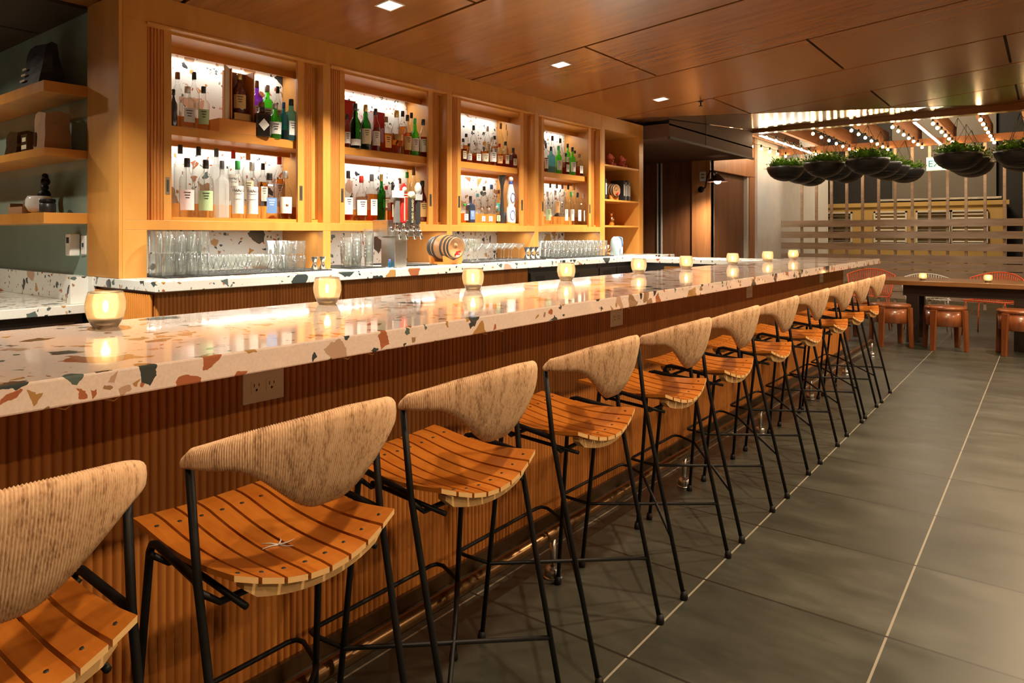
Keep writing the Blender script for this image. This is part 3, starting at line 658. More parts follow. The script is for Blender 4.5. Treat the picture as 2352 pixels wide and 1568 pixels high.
# ================================================================ BAR STOOLS
def make_stool():
    t = thing('bar_stool', 'x', 'stool')
    # dished slatted seat, slats run front to back; +x points away from the bar
    def prof(x, y):       # seat surface height
        u = min(1.05, max(0, (x+.25)/.39)); e = 1-(y/.19)**2
        return .724 - .020*math.sin(PI*min(1,u)) - .006*u - e*(.012+.036*u**1.5) - (.05*(.10-u) if u < .10 else 0)
    b = MB(); n = 8; W = .376
    for i in range(n):
        ya = -W/2 + W*i/n + .0034; yb = -W/2 + W*(i+1)/n - .0034; vs = []; fs = []; K = 14
        for k in range(K+1):
            for yy in (ya, yb):
                e = max(0, 1-(yy/.19)**2)
                xa = -.250 - .010*e; xb = .128 + .026*e
                x = xa + (xb-xa)*k/K; z = prof(x, yy); vs += [(x,yy,z),(x,yy,z-.011)]
        for k in range(K):
            o = 4*k; q = o+4
            fs += [(o,q,q+2,o+2),(o+1,o+3,q+3,q+1),(o,o+1,q+1,q),(o+2,q+2,q+3,o+3)]
        b.mi = 0; b.add(vs, fs, False); b.mi = 1; b.add([vs[0],vs[1],vs[2],vs[3]], [(0,2,3,1)]); b.add([vs[-4],vs[-3],vs[-2],vs[-1]], [(0,1,3,2)])
    b.build('seat', [M['slat'], M['slatend']], t)
    b = MB()
    for i in range(n):
        yc = -W/2 + W*(i+.5)/n
        for xx in (-.19, .105): b.lathe([(.0048,0),(.0048,.0012)], (xx,yc,prof(xx,yc)-.0002), 8)
    b.build('screw_heads', M['slot'], t)
    # curved bearers under the slats
    for xx in (-.17, .10):
        b = MB(); vs = []; fs = []; K = 14
        for k in range(K+1):
            y = -.160+.32*k/K; z = prof(xx,y)-.012; zb = z-.024 if abs(y) < .14 else z-.012
            e = (1-(y/.19)**2); xo = xx + (.022*e if xx > 0 else 0)
            vs += [(xo-.011,y,z),(xo+.013,y,z),(xo+.013,y,zb),(xo-.011,y,zb)]
        for k in range(K):
            for j in range(4): fs.append((4*k+j, 4*k+(j+1)%4, 4*k+4+(j+1)%4, 4*k+4+j))
        fs += [(3,2,1,0),(4*K,4*K+1,4*K+2,4*K+3)]
        b.add(vs, fs, False); b.build('seat_bearer', M['slatend'], t)
    r = .0078
    for s in (-1, 1):
        b = MB(); b.tube([(.21,s*.205,.012),(.115,s*.208,.42),(.055,s*.210,.69),(.030,s*.213,.905)], r, 10); b.lathe([(.013,0),(.014,.010),(.010,.03)], (.212,s*.205,0), 12); b.build('leg', M['black'], t)
        b = MB(); b.tube([(-.205,s*.224,.012),(-.150,s*.203,.60),(-.142,s*.200,.685),(-.132,s*.200,.702),(-.112,s*.201,.708),(.045,s*.208,.690),(.058,s*.210,.684)], r, 10); b.lathe([(.013,0),(.014,.010),(.010,.03)], (-.206,s*.224,0), 12); b.build('leg', M['black'], t)
    b = MB()
    for xx, zz in ((-.13,.656),(.058,.640)):
        b.tube([(xx,-.206,zz+.03),(xx,-.17,zz),(xx,.17,zz),(xx,.206,zz+.03)], .0065, 8)
    for yy in (-.15,.15): b.tube([(-.15,yy,.657),(.11,yy,.640)], .006, 8)
    b.build('under_frame', M['black'], t)
    # one bent rod: crossing diagonals joined by the footrest bar in front of the front legs
    zf, zr = .262, .205
    pts = [(.166,.207,zr),(-.178,-.216,zf-.012),(-.265,-.240,zf),(-.288,-.236,zf),(-.296,-.215,zf),(-.296,.215,zf),(-.288,.236,zf),(-.265,.240,zf),(-.178,.216,zf-.012),(.166,-.207,zr)]
    b = MB(); b.tube(pts, .0062, 8); b.build('footrest', M['black'], t)
    # rope wound backrest
    b = MB(); R = 560; K = 16; vs = []; fs = []
    for i in range(R+1):
        u = -1 + 2*i/R; au = abs(u)
        yb = .219*math.sin(u*PI/2*.92)/math.sin(PI/2*.92); xb = .028 + .142*(1-au**2.3)
        zt = .918 + .062*(1-au**1.7); q = min(1, max(0, (au-.06)/.62)); q = q*q*(3-2*q)
        zb = .787 + .106*q - .004*au
        if au > .93: zt -= (au-.93)*.22
        lean = .055*(1-q)
        tx = -.142*2.3*au**1.3*(1 if u > 0 else -1); ty = .219*PI/2*.92*math.cos(u*PI/2*.92)/math.sin(PI/2*.92)
        nl = math.hypot(tx, ty); nx, ny = ty/nl, -tx/nl
        hh = (zt-zb)/2; zc = (zt+zb)/2; th = .0145 + .004*(1-au)
        rd = .0013*math.cos(PI*i/1.0*.5) if True else 0
        ends = min(1, (1-au)/.02) if au > .98 else 1; ends = max(.35, math.sqrt(max(0, ends)))
        for k in range(K):
            a = 2*PI*k/K; ca, sa = math.cos(a), math.sin(a)
            vz = (abs(sa)**.62)*(1 if sa > 0 else -1); h = (hh+rd)*vz*ends; d = (th*ends+rd)*ca
            z = zc + h; off = d + lean*(h/hh if hh > 0 else 0)*.5
            vs.append((xb+nx*off, yb+ny*off, z))
    for i in range(R):
        for k in range(K): fs.append((i*K+k, i*K+(k+1)%K, (i+1)*K+(k+1)%K, (i+1)*K+k))
    fs.append(tuple(range(K))); fs.append(tuple(R*K+k for k in range(K))[::-1])
    b.add(vs, fs, True); b.build('backrest', M['rope'], t)
    return t
st0 = make_stool()
# centre along the bar, sideways offset, turn in degrees
SY = [(.31,0,1.0),(.84,0,0),(1.355,0,0),(1.935,0,1),(2.545,0,-1),(3.12,.0,0),(3.745,0,1),(4.385,0,0),(5.06,0,-1),(5.60,0,0),(6.18,0,1)]
ORDN = ['first','second','third','fourth','fifth','sixth','seventh','eighth','ninth','tenth','last']
SL = ['rope backed bar stool nearest the camera, cut off at the lower edge', 'second rope backed bar stool, below the white double outlet', 'third rope backed bar stool from the camera', 'fourth rope backed bar stool from the camera',
      'fifth rope backed bar stool from the camera', 'sixth rope backed bar stool from the camera, middle of the row', 'seventh rope backed bar stool from the camera', 'eighth rope backed bar stool, fourth from the fence end',
      'ninth rope backed bar stool, third from the fence end', 'tenth rope backed bar stool, second from the fence end', 'farthest rope backed bar stool, next to the round wooden stools']
for i, ((y, dx, rz), lab) in enumerate(zip(SY, SL)):
    loc = (-1.237+dx, y, 0)
    if i == 0: st0.location = loc; st0.rotation_euler = (0,0,math.radians(rz)); st0['label'] = lab; st0['group'] = 'rope backed bar stools'
    else: dup(st0, loc, math.radians(rz), lab, 'rope backed bar stools')

b = MB()
for a in (.2, 1.2, 2.3, 3.6, 4.4): b.tube([(0,0,.002),(.018*math.cos(a),.018*math.sin(a),.003),(.034*math.cos(a+.2),.034*math.sin(a+.2),.004)], [.0016,.0014,.0006], 5)
o = b.build('sprig', LAB['grey']); o.location = (-1.231,.825,.6715); tag(o, 'tiny pale sprig lying on the seat of the second bar stool', 'twig')

# ================================================================ BOTTLES
PROF = {
 'vodka': [(.9,0),(1,.015),(1,.62),(.92,.67),(.55,.74),(.34,.78),(.30,.86)],
 'wine': [(.92,0),(1,.01),(1,.56),(.93,.62),(.6,.69),(.38,.76),(.34,.86)],
 'round': [(.75,0),(.9,.02),(1,.20),(1,.50),(.88,.60),(.5,.69),(.33,.75),(.32,.86)],
 'scotch': [(.92,0),(1,.01),(1,.52),(.95,.58),(.55,.68),(.45,.72),(.48,.78),(.34,.84),(.33,.87)],
 'gin': [(.85,0),(.9,.02),(1,.50),(1,.60),(.75,.66),(.42,.70),(.36,.86)],
 'flask': [(.7,0),(.8,.02),(1,.34),(.98,.48),(.7,.62),(.36,.72),(.32,.86)],
 'square': [(.94,0),(1,.012),(1,.60),(.92,.66),(.45,.72),(.36,.75),(.34,.87)]}
GN = {'clear':'clear glass','frost':'frosted','green':'bright green','dgreen':'dark green','black':'black','navy':'dark navy','blue':'blue','teal':'pale blue','purple':'violet','dred':'oxblood'}
def bottle_mesh(kind, r, h, scale=1.0, z1=None, sq=False):
    pr = [(a*r*scale, c*h) for a, c in PROF[kind]]
    if z1 is not None:
        q = [(a, c+.002) for a, c in pr if c < z1*h]; last = q[-1][0]; q.append((last*.99, z1*h)); pr = q
    b = MB()
    if kind == 'square': b.sqlathe(pr, ch=.2)
    else: b.lathe(pr, n=16)
    return b
def make_bottle(x, y, z, h, r, kind, gl, cap, lab, liq, text_label, group):
    o = bottle_mesh(kind, r, h).build('bottle', G[gl]); o.location = (x,y,z); o.rotation_euler = (0,0,math.radians(-25) if kind != 'square' else math.radians(-14))
    tag(o, text_label, 'bottle', group)
    if kind == 'square': r2 = r*.82; o.scale = (.94,.94,1)
    b = MB(); cr = (.36 if kind != 'square' else .38)*r+.0015; b.lathe([(cr,.85*h),(cr,.985*h),(cr*.9,h)], n=12); b.build('bottle_cap', CAP[cap], o)
    if liq != 'none': bottle_mesh(kind, r, h, .95, .50+.08*math.sin(y*37)).build('liquid', LIQ[liq], o)
    if lab != 'none':
        lm = LAB[lab]; z0, z1 = .12*h, .46*h
        if lab == 'low': z0, z1 = .06*h, .20*h
        if lab == 'metal': z0, z1 = .30*h, .44*h
        if lab == 'HANG': z0, z1 = .08*h, .56*h
        if kind == 'square':
            b = MB(); w = r*.72
            if lab == 'diamond':
                m = (z0+z1)/2+.01; b.prism([(-w,m),(0,m-w*1.1),(w,m),(0,m+w*1.1)], r+.0006, r+.0012, 'x')
            else: b.box(r+.0006,r+.0013,-w,w,z0,z1)
            lo = b.build('label', lm, o)
        else:
            b = MB(); vs = []; fs = []; K = 10; prs = [(a*r,c*h) for a,c in PROF[kind]]
            def rad(zz):
                for (r0,h0),(r1,h1) in zip(prs, prs[1:]):
                    if h0 <= zz <= h1: return r0+(r1-r0)*(zz-h0)/max(1e-6,h1-h0)
                return r
            for k in range(K+1):
                a = -1.05+2.1*k/K
                for q in range(5):
                    zz = z0+(z1-z0)*q/4; rr = rad(zz)+.0010; vs.append((rr*math.cos(a), rr*math.sin(a), zz))
            for k in range(K):
                for q in range(4): i = k*5+q; fs.append((i,i+5,i+6,i+1))
            b.add(vs, fs, True); lo = b.build('label', lm, o)
        xr = r+.0018
        if lab == 'HANG':
            text('lettering', 'HANG', r*.62, M['ink'], lo, (xr,0,z1-.030), (PI/2,0,PI/2))
            c = MB(); c.box(xr-.0006,xr,-r*.6,r*.6,z1-.052,z1-.050); c.box(xr-.0006,xr,-r*.6,r*.6,z1-.086,z1-.084); c.build('printed_lines', M['ink'], lo)
        elif lab == 'oval':
            c = MB(); c.lathe([(.010,xr-.0008),(.010,xr)], (0,.004,(z0+z1)/2), 14, 'x'); c.build('printed_oval', CAP['brown'], lo)
        elif lab not in ('diamond','metal','low'):
            c = MB()
            for q in range(3): c.box(xr-.0008,xr,-r*(.45-.1*q),r*(.42-.08*q),z1-.018-.016*q,z1-.013-.016*q)
            c.build('printed_lines', M['ink'] if lab not in ('black','blue') else M['whitelab'], lo)
    return o
BOTTLES = [
    (1,'u','f',-4.14,2.06,0.221,0.0208,'wine','navy','black','none','none'),
    (1,'u','f',-4.14,2.145,0.251,0.0449,'square','clear','silver','grey','none'),
    (1,'u','f',-4.14,2.246,0.268,0.0337,'gin','clear','black','green','none'),
    (1,'u','b',-4.33,2.179,0.281,0.0355,'flask','clear','brown','none','none'),
    (1,'u','b',-4.33,2.286,0.301,0.0334,'round','clear','black','none','none'),
    (1,'u','b',-4.33,2.731,0.323,0.0353,'square','purple','brown','white','none'),
    (1,'u','b',-4.33,2.812,0.306,0.0417,'gin','green','silver','white','none'),
    (1,'u','b',-4.33,2.895,0.311,0.0309,'round','clear','black','white','none'),
    (1,'u','f',-4.14,2.646,0.231,0.052,'square','black','brown','diamond','none'),
    (1,'u','f',-4.14,2.748,0.237,0.0441,'gin','green','silver','white','none'),
    (1,'u','m',-4.232,2.878,0.276,0.0274,'square','blue','blue','none','none'),
    (1,'u','f',-4.14,2.874,0.286,0.042,'square','teal','black','white','none'),
    (1,'l','b',-4.33,2.196,0.37,0.037,'vodka','clear','black','none','none'),
    (1,'l','b',-4.33,2.315,0.37,0.0378,'vodka','clear','black','none','none'),
    (1,'l','b',-4.33,2.436,0.37,0.0372,'square','frost','grey','none','none'),
    (1,'l','b',-4.33,2.556,0.37,0.035,'vodka','clear','red','HANG','none'),
    (1,'l','b',-4.33,2.665,0.37,0.0386,'vodka','clear','orange','cream','none'),
    (1,'l','b',-4.33,2.778,0.3,0.0333,'square','clear','black','white','amber'),
    (1,'l','b',-4.33,2.909,0.357,0.0402,'wine','clear','red','white','amber'),
    (1,'l','f',-4.14,2.142,0.359,0.0436,'vodka','clear','black','pink','none'),
    (1,'l','f',-4.14,2.26,0.359,0.0445,'vodka','clear','black','green','none'),
    (1,'l','f',-4.14,2.367,0.362,0.0371,'square','frost','grey','none','none'),
    (1,'l','f',-4.14,2.474,0.37,0.0393,'vodka','clear','green','HANG','none'),
    (1,'l','f',-4.14,2.576,0.37,0.04,'vodka','clear','silver','HANG','none'),
    (1,'l','f',-4.14,2.705,0.306,0.0496,'square','clear','black','blue','none'),
    (1,'l','f',-4.14,2.829,0.329,0.0432,'round','clear','silver','oval','amber'),
    (2,'u','f',-4.14,3.356,0.249,0.0259,'wine','clear','black','white','amber'),
    (2,'u','f',-4.14,3.434,0.339,0.0426,'scotch','dgreen','black','low','none'),
    (2,'u','f',-4.14,3.535,0.344,0.04,'scotch','dgreen','gold','cream','none'),
    (2,'u','f',-4.14,3.635,0.328,0.0338,'wine','clear','black','white','red'),
    (2,'u','f',-4.14,3.743,0.281,0.0395,'square','clear','brown','orange','amber'),
    (2,'u','f',-4.14,3.854,0.345,0.0488,'flask','clear','gold','metal','amber'),
    (2,'u','b',-4.33,4.1,0.306,0.0368,'round','clear','black','none','amber'),
    (2,'u','f',-4.14,3.973,0.326,0.0355,'flask','clear','black','gold','amber'),
    (2,'u','b',-4.33,4.202,0.306,0.0336,'wine','clear','black','white','none'),
    (2,'u','f',-4.14,4.057,0.309,0.0341,'scotch','green','green','white','none'),
    (2,'u','f',-4.14,4.153,0.314,0.04,'wine','clear','black','white','red'),
    (2,'l','f',-4.14,3.368,0.37,0.0357,'round','clear','black','white','red'),
    (2,'l','f',-4.14,3.493,0.34,0.043,'round','clear','red','white','red'),
    (2,'l','f',-4.14,3.596,0.36,0.0403,'square','clear','grey','white','amber'),
    (2,'l','f',-4.14,3.693,0.367,0.0341,'wine','dgreen','gold','none','none'),
    (2,'l','b',-4.33,3.915,0.205,0.0359,'scotch','clear','red','cream','amber'),
    (2,'l','f',-4.14,3.816,0.289,0.0382,'square','clear','black','cream','red'),
    (2,'l','b',-4.33,4.065,0.275,0.0366,'wine','clear','brown','white','amber'),
    (2,'l','b',-4.33,4.151,0.336,0.0346,'wine','clear','green','none','none'),
    (2,'l','b',-4.33,4.228,0.37,0.0384,'wine','clear','brown','none','red'),
    (2,'l','f',-4.14,4.143,0.343,0.0472,'flask','dred','black','gold','red'),
    (3,'u','f',-4.14,4.655,0.209,0.0272,'square','clear','black','cream','red'),
    (3,'u','f',-4.14,4.731,0.17,0.0275,'round','clear','black','white','amber'),
    (3,'u','f',-4.14,4.84,0.189,0.0358,'square','clear','silver','white','amber'),
    (3,'u','f',-4.14,4.951,0.213,0.0383,'round','clear','gold','cream','amber'),
    (3,'u','f',-4.14,5.066,0.265,0.0388,'round','clear','silver','white','amber'),
    (3,'u','f',-4.14,5.171,0.215,0.0331,'gin','clear','red','orange','amber'),
    (3,'u','f',-4.14,5.264,0.245,0.0314,'square','clear','black','cream','amber'),
    (3,'u','f',-4.14,5.388,0.195,0.0319,'square','dred','black','cream','red'),
    (3,'u','b',-4.33,4.911,0.207,0.0327,'flask','clear','black','none','amber'),
    (3,'u','b',-4.33,5.017,0.298,0.0331,'round','clear','black','none','none'),
    (3,'u','b',-4.33,5.225,0.315,0.0318,'wine','clear','silver','cream','none'),
    (3,'u','b',-4.33,5.332,0.234,0.0343,'flask','clear','black','white','amber'),
    (3,'u','b',-4.33,5.429,0.37,0.0304,'round','clear','brown','none','none'),
    (3,'u','b',-4.33,5.52,0.37,0.0075,'vodka','clear','brown','cream','none'),
    (3,'u','b',-4.33,5.539,0.31,0.0075,'wine','clear','gold','none','amber'),
    (3,'l','f',-4.14,4.672,0.172,0.0311,'square','clear','green','white','amber'),
    (3,'l','f',-4.14,4.755,0.242,0.0354,'square','navy','black','blue','none'),
    (3,'l','f',-4.14,4.914,0.137,0.0281,'square','clear','silver','white','none'),
    (3,'l','f',-4.14,5.015,0.14,0.0305,'square','clear','silver','pink','none'),
    (3,'l','f',-4.14,5.131,0.164,0.0309,'square','clear','silver','green','none'),
    (3,'l','m',-4.232,5.319,0.227,0.0361,'square','clear','white','blue','none'),
    (3,'l','b',-4.33,5.075,0.193,0.0333,'square','clear','teal','none','none'),
    (3,'l','b',-4.33,5.172,0.269,0.0379,'round','clear','black','none','none'),
    (3,'l','b',-4.33,5.285,0.292,0.0384,'round','clear','blue','none','none'),
    (3,'l','b',-4.33,5.394,0.247,0.0367,'flask','clear','brown','teal','none'),
    (4,'u','f',-4.14,5.945,0.29,0.0226,'wine','clear','black','white','red'),
    (4,'u','f',-4.14,6.041,0.272,0.0343,'square','teal','black','none','none'),
    (4,'u','f',-4.14,6.18,0.295,0.0348,'gin','green','green','white','none'),
    (4,'u','f',-4.14,6.323,0.229,0.033,'square','clear','black','white','red'),
    (4,'u','f',-4.14,6.454,0.308,0.0358,'gin','green','black','white','none'),
    (4,'u','f',-4.14,6.597,0.245,0.0339,'square','clear','brown','white','amber'),
    (4,'u','b',-4.33,6.343,0.346,0.0359,'flask','clear','black','none','none'),
    (4,'u','b',-4.33,6.498,0.334,0.0341,'flask','clear','black','none','none'),
    (4,'u','b',-4.33,6.65,0.291,0.0321,'gin','green','black','white','none'),
    (4,'u','b',-4.33,6.802,0.228,0.0327,'square','clear','black','cream','none'),
    (4,'l','f',-4.14,5.976,0.34,0.0318,'vodka','clear','white','green','none'),
    (4,'l','f',-4.14,6.122,0.361,0.0323,'vodka','clear','silver','none','none'),
    (4,'l','f',-4.14,6.298,0.356,0.0329,'square','clear','silver','white','none'),
    (4,'l','f',-4.14,6.427,0.362,0.0333,'vodka','clear','green','white','none'),
    (4,'l','f',-4.14,6.561,0.359,0.0338,'square','clear','black','white','none'),
    (4,'l','f',-4.14,6.679,0.35,0.0293,'square','clear','silver','white','none'),
    (4,'l','b',-4.33,6.301,0.37,0.031,'vodka','clear','grey','none','none'),
    (4,'l','b',-4.33,6.429,0.37,0.0314,'vodka','clear','grey','orange','none'),
    (4,'l','b',-4.33,6.542,0.37,0.0318,'vodka','clear','brown','none','none'),
    (4,'l','b',-4.33,6.659,0.37,0.0322,'vodka','clear','black','none','none'),
    (4,'l','b',-4.33,6.778,0.37,0.0325,'vodka','clear','gold','none','none'),
]

NUM = ['first','second','third','fourth','fifth','sixth','seventh','eighth','ninth','tenth','eleventh','twelfth']
from collections import defaultdict
rowsd = defaultdict(list)
for r_ in BOTTLES: rowsd[(r_[0], r_[1], 'b' if r_[2] == 'b' else 'f')].append(r_)
for (bay, sh, row), lst in rowsd.items():
    lst.sort(key=lambda q: q[4])
    for i, q in enumerate(lst):
        z = (1.942 if sh == 'u' else 1.40) + (.0905 if row == 'b' else .0003)
        if sh == 'l' : zlim = 1.885
        else: zlim = 2.42
        h = min(q[5], zlim-z-.004)
        shelf = {'u':'upper','l':'lower'}[sh]; rw = {'f':'front','b':'back'}[row]
        lab = '%s bottle, %s cap, %s from left in %s row, %s shelf, %s cabinet' % (GN[q[8]], q[9], NUM[i], rw, shelf, ORD[bay-1])
        make_bottle(q[3], q[4], z, h, q[6], q[7], q[8], q[9], q[10], q[11], lab, 'bottles on the %s shelf of the %s cabinet' % (shelf, ORD[bay-1]))

# boxed display bottle on its block, nearest cabinet
t = thing('display_block', 'orange wooden block under the boxed brown bottle, nearest cabinet', 'block', (-4.17,2.48,1.9425))
b = MB(); b.box(-.055,.055,-.145,.145,0,.085); b.build('body', M['block'], t, .002)
t = thing('gift_box', 'open wooden presentation box standing on the orange block', 'box', (-4.20,2.52,2.028))
b = MB(); b.box(-.06,-.05,-.075,.075,0,.335); b.box(-.06,.045,-.083,-.075,0,.335); b.box(-.06,.045,.075,.083,0,.335); b.box(-.06,.045,-.083,.083,0,.012); b.build('case', M['block'], t)
b = MB(); b.box(-.05,-.048,-.075,.075,.012,.33); b.build('lining', CAP['brown'], t)
b = MB(); b.obox((.07,-.125,.168), (.045,-.042,0), (.003,.003,0), (0,0,.165)); b.build('lid', M['cream'], t)
b = MB(); b.box(.0,.046,-.06,.06,.012,.055); b.build('plinth', M['brass'], t)
o = make_bottle(-4.195,2.52,2.0845,.262,.042,'wine','dred','gold','gold','none','brown bottle with gold label in the open presentation box',None)
# red gift boxes, second cabinet
for (y, h, dm, lab) in ((3.50,.30,M['ink'],'red presentation box with dark side, upper shelf of the second cabinet'), (3.80,.25,M['silver'],'red presentation box with silver side, upper shelf of the second cabinet')):
    t = thing('gift_box', lab, 'box', (-4.34,y,2.033))
    b = MB(); b.box(-.055,.055,-.06,.06,0,h); b.build('carton', M['red'], t, .001)
    b = MB(); b.box(-.055,.055,-.062,-.0601,.004,h-.004); b.build('side_panel', dm, t)
# tall flared black bottle and painted ceramic decanter, third cabinet
b = MB(); b.lathe([(.030,0),(.032,.01),(.018,.18),(.012,.30),(.018,.37),(.040,.455),(.040,.465)], n=20); o = b.build('bottle', M['bowl']); o.location = (-4.19,5.275,1.4003)
tag(o, 'tall flared matt black bottle beside the blue white decanter, third cabinet', 'bottle')
t = thing('decanter', 'white ceramic decanter with cobalt blue scrolls, third cabinet', 'decanter', (-4.14,5.35,1.4003))
b = MB(); b.lathe([(.045,0),(.047,.02),(.044,.15),(.030,.17),(.038,.20),(.043,.26),(.030,.34),(.018,.385),(.014,.40)], n=22); b.build('body', M['ceramic'], t)
b = MB()
for z_, r_, a_ in ((.08,.047,-.5),(.25,.0445,-.4)):
    pts = [((r_+.0005)*math.cos(a_+.5*math.cos(w)), (r_+.0005)*math.sin(a_+.5*math.cos(w)), z_+.045*math.sin(w)) for w in [2*PI*q/16 for q in range(16)]]
    b.tube(pts, .003, 6, closed=True)
b.build('painted_scroll', M['ceramblue'], t)
b = MB(); b.lathe([(.017,.375),(.021,.385),(.021,.40),(.016,.41)], n=16); b.build('blue_collar', M['ceramblue'], t)
b = MB(); b.lathe([(.014,.409),(.024,.425),(.022,.445),(.008,.455)], n=16); b.build('stopper', M['ceramic'], t)

# ================================================================ GLASSWARE ON THE BACK COUNTER
ZC = 1.0553
def mat_strip(y0, y1, lab):
    b = MB(); b.box(-4.30,-3.83,y0,y1,ZC,ZC+.007)
    n = int((y1-y0)/.03)
    for i in range(n): b.box(-3.83,-3.824,y0+.03*i,y0+.03*i+.02,ZC,ZC+.007)
    tag(b.build('bar_mat', M['rubber']), lab, 'bar mat')
mat_strip(1.86,2.98,'black rubber bar mat under the tall glasses by the near post'); mat_strip(3.14,3.46,'black rubber bar mat under the stacked tumblers'); mat_strip(3.72,4.0,'black rubber bar mat between beer tower and barrel'); mat_strip(4.42,5.5,'black rubber bar mat under the stemware'); mat_strip(5.665,6.82,'black rubber bar mat under the far glasses')
ZM = ZC+.0073
def glass_proto(name, prof, lab, group, cat='glass', n=14, mat=None):
    b = MB(); b.lathe(prof, n=n, cap=False); o = b.build(name, mat or M['ware']); tag(o, lab, cat, group); return [o]
def put(pro, locs):
    for i, l in enumerate(locs):
        if len(pro) == 1 and 'placed' not in globals().get('_pl', {}).get(id(pro), {}): 
            pro[0].location = l; pro.append(True)
        else: c = pro[0].copy(); COL.objects.link(c); c.location = l
def tumbler(r0, r1, h, t=.0022, base=.010): return [(r0*.96,0),(r0,.002),(r1,h),(r1-t,h),(r0-t,base),(0,base)]
# upside down tall glasses, two tiers
hb = glass_proto('highball_glass', tumbler(.031,.030,.125), 'tall straight clear glass in the double tier by the near post', 'tall glasses by the near post')
put(hb, [(x, 1.895+.068*j, ZM+.127*q) for x in (-3.87,-3.95,-4.03) for j in range(4) for q in range(2)])
sh = glass_proto('tulip_glass', [(.026,0),(.027,.003),(.012,.010),(.010,.020),(.022,.04),(.036,.075),(.037,.090),(.034,.108),(.032,.108),(.035,.090),(.034,.075),(.020,.042),(0,.030)], 'short bulbous clear glass in the rows below the nearest cabinet', 'short bulbous glasses')
put(sh, [(x, 2.19+.078*j, ZM) for x in (-3.88,-3.965,-4.05) for j in range(6)])
rk = glass_proto('rocks_glass', tumbler(.036,.040,.095), 'clear tumbler in the double tier below the nearest cabinet', 'double tier tumblers')
put(rk, [(x, 2.685+.086*j, ZM+.097*q) for x in (-3.90,-3.99,-4.08) for j in range(2) for q in range(2)])
def jigger(y, lab, s=1.0, x=-3.86):
    t = thing('jigger', lab, 'jigger', (x,y,ZC+.0075))
    b = MB(); b.lathe([(.024*s,0),(.025*s,.002),(.010*s,.045*s),(.023*s,.085*s),(.024*s,.085*s),(.022*s,.083*s),(.008*s,.047*s)], n=18, cap=False); b.build('body', M['chrome'], t); return t
jigger(2.86,'silver jigger with its twin by the first divider post'); jigger(2.925,'silver jigger next to the divider post, right of its twin')
st = glass_proto('pint_glass', tumbler(.028,.036,.10), 'clear glass in a nested stack below the second cabinet', 'nested glass stacks below the second cabinet')
put(st, [(x, y, ZM+.0285*q) for (x, y, n_) in ((-3.90,3.175,5),(-3.92,3.265,6),(-3.90,3.36,7),(-3.99,3.22,4),(-4.0,3.32,5)) for q in range(n_)])
# beer tower
t = thing('beer_tower', 'square steel beer tower with a row of tap handles on the back counter', 'beer tower', (-3.80,3.56,ZC))
b = MB(); b.box(-.115,.035,-.07,.045,0,.225); b.build('column', M['steel'], t, .004)
b = MB(); b.box(-.13,.035,-.14,.18,.225,.345); b.build('head', M['steel'], t, .004)
def tap(y, name):
    tp = bpy.data.objects.new('tap', None); COL.objects.link(tp); tp.parent = t; tp.location = (.035,y,.28)
    b = MB(); b.tube([(0,0,0),(.05,0,0),(.075,0,-.02),(.088,0,-.075)], .010, 10); b.lathe([(.019,0),(.019,.008),(.012,.012)], (0,0,0), 14, 'x'); b.lathe([(.013,-.012),(.017,0),(.013,.03),(.006,.045)], (.05,0,0), 12); b.build('faucet', M['chrome'], tp)
    return tp
def handle(tp, mb, mat): return mb.build('tap_handle', mat, tp)
tp = tap(-.101,'a'); b = MB(); b.box(.035,.065,-.018,.018,.045,.24); b.build('tap_handle', CAP['grey'], tp)
b = MB(); b.lathe([(.012,.24),(.020,.26),(.020,.29),(.012,.31),(.018,.33),(.016,.35),(.004,.36)], (.05,0,0), 12); b.box(.066,.074,-.058,.05,.225,.275); b.build('white_topper', M['ceramic'], tp)
tp = tap(-.033,'b'); b = MB(); b.prism([(-.020,.045),(.020,.045),(.030,.12),(.030,.27),(.022,.315),(0,.335),(-.022,.315),(-.030,.27),(-.030,.12)], .038, .060, 'x'); b.build('tap_handle', M['red'], tp, .004)
b = MB(); b.box(.0605,.062,-.004,.004,.06,.23); b.box(.0605,.062,-.033,.033,.232,.237); b.box(.0605,.062,-.033,.033,.25,.255); b.lathe([(.022,.0605),(.022,.062)], (0,0,.285), 18, 'x'); b.build('gold_emblem', M['creamtext'], tp)
tp = tap(.048,'c'); b = MB(); b.box(.035,.060,-.019,.019,.04,.225); b.build('tap_handle', M['ink'], tp)
b = MB(); b.lathe([(.028,.036),(.028,.062)], (0,0,.25), 20, 'x'); b.build('round_badge', M['creamtext'], tp)
text('lettering', 'RUBIO ISLAND', .026, M['creamtext'], tp, (.061,0,.132), (0,-PI/2,PI), 'CENTER')
tp = tap(.113,'d'); b = MB(); b.box(.038,.060,-.015,.015,.04,.22); b.build('tap_handle', M['ink'], tp)
b = MB(); b.box(.034,.064,-.032,.032,.215,.258); b.lathe([(.012,.258),(.026,.285),(.026,.315),(.010,.345)], (.05,0,0), 14); b.build('metal_topper', M['silver'], tp)
t = thing('salt_shaker', 'tiny blue capped bottle beside the beer tower', 'bottle', (-3.80,3.47,ZC))
b = MB(); b.lathe([(.012,0),(.013,.03),(.008,.045)], n=12); b.build('body', G['blue'], t)
b = MB(); b.lathe([(.009,.045),(.008,.06)], n=12); b.build('cap', M['ceramblue'], t)
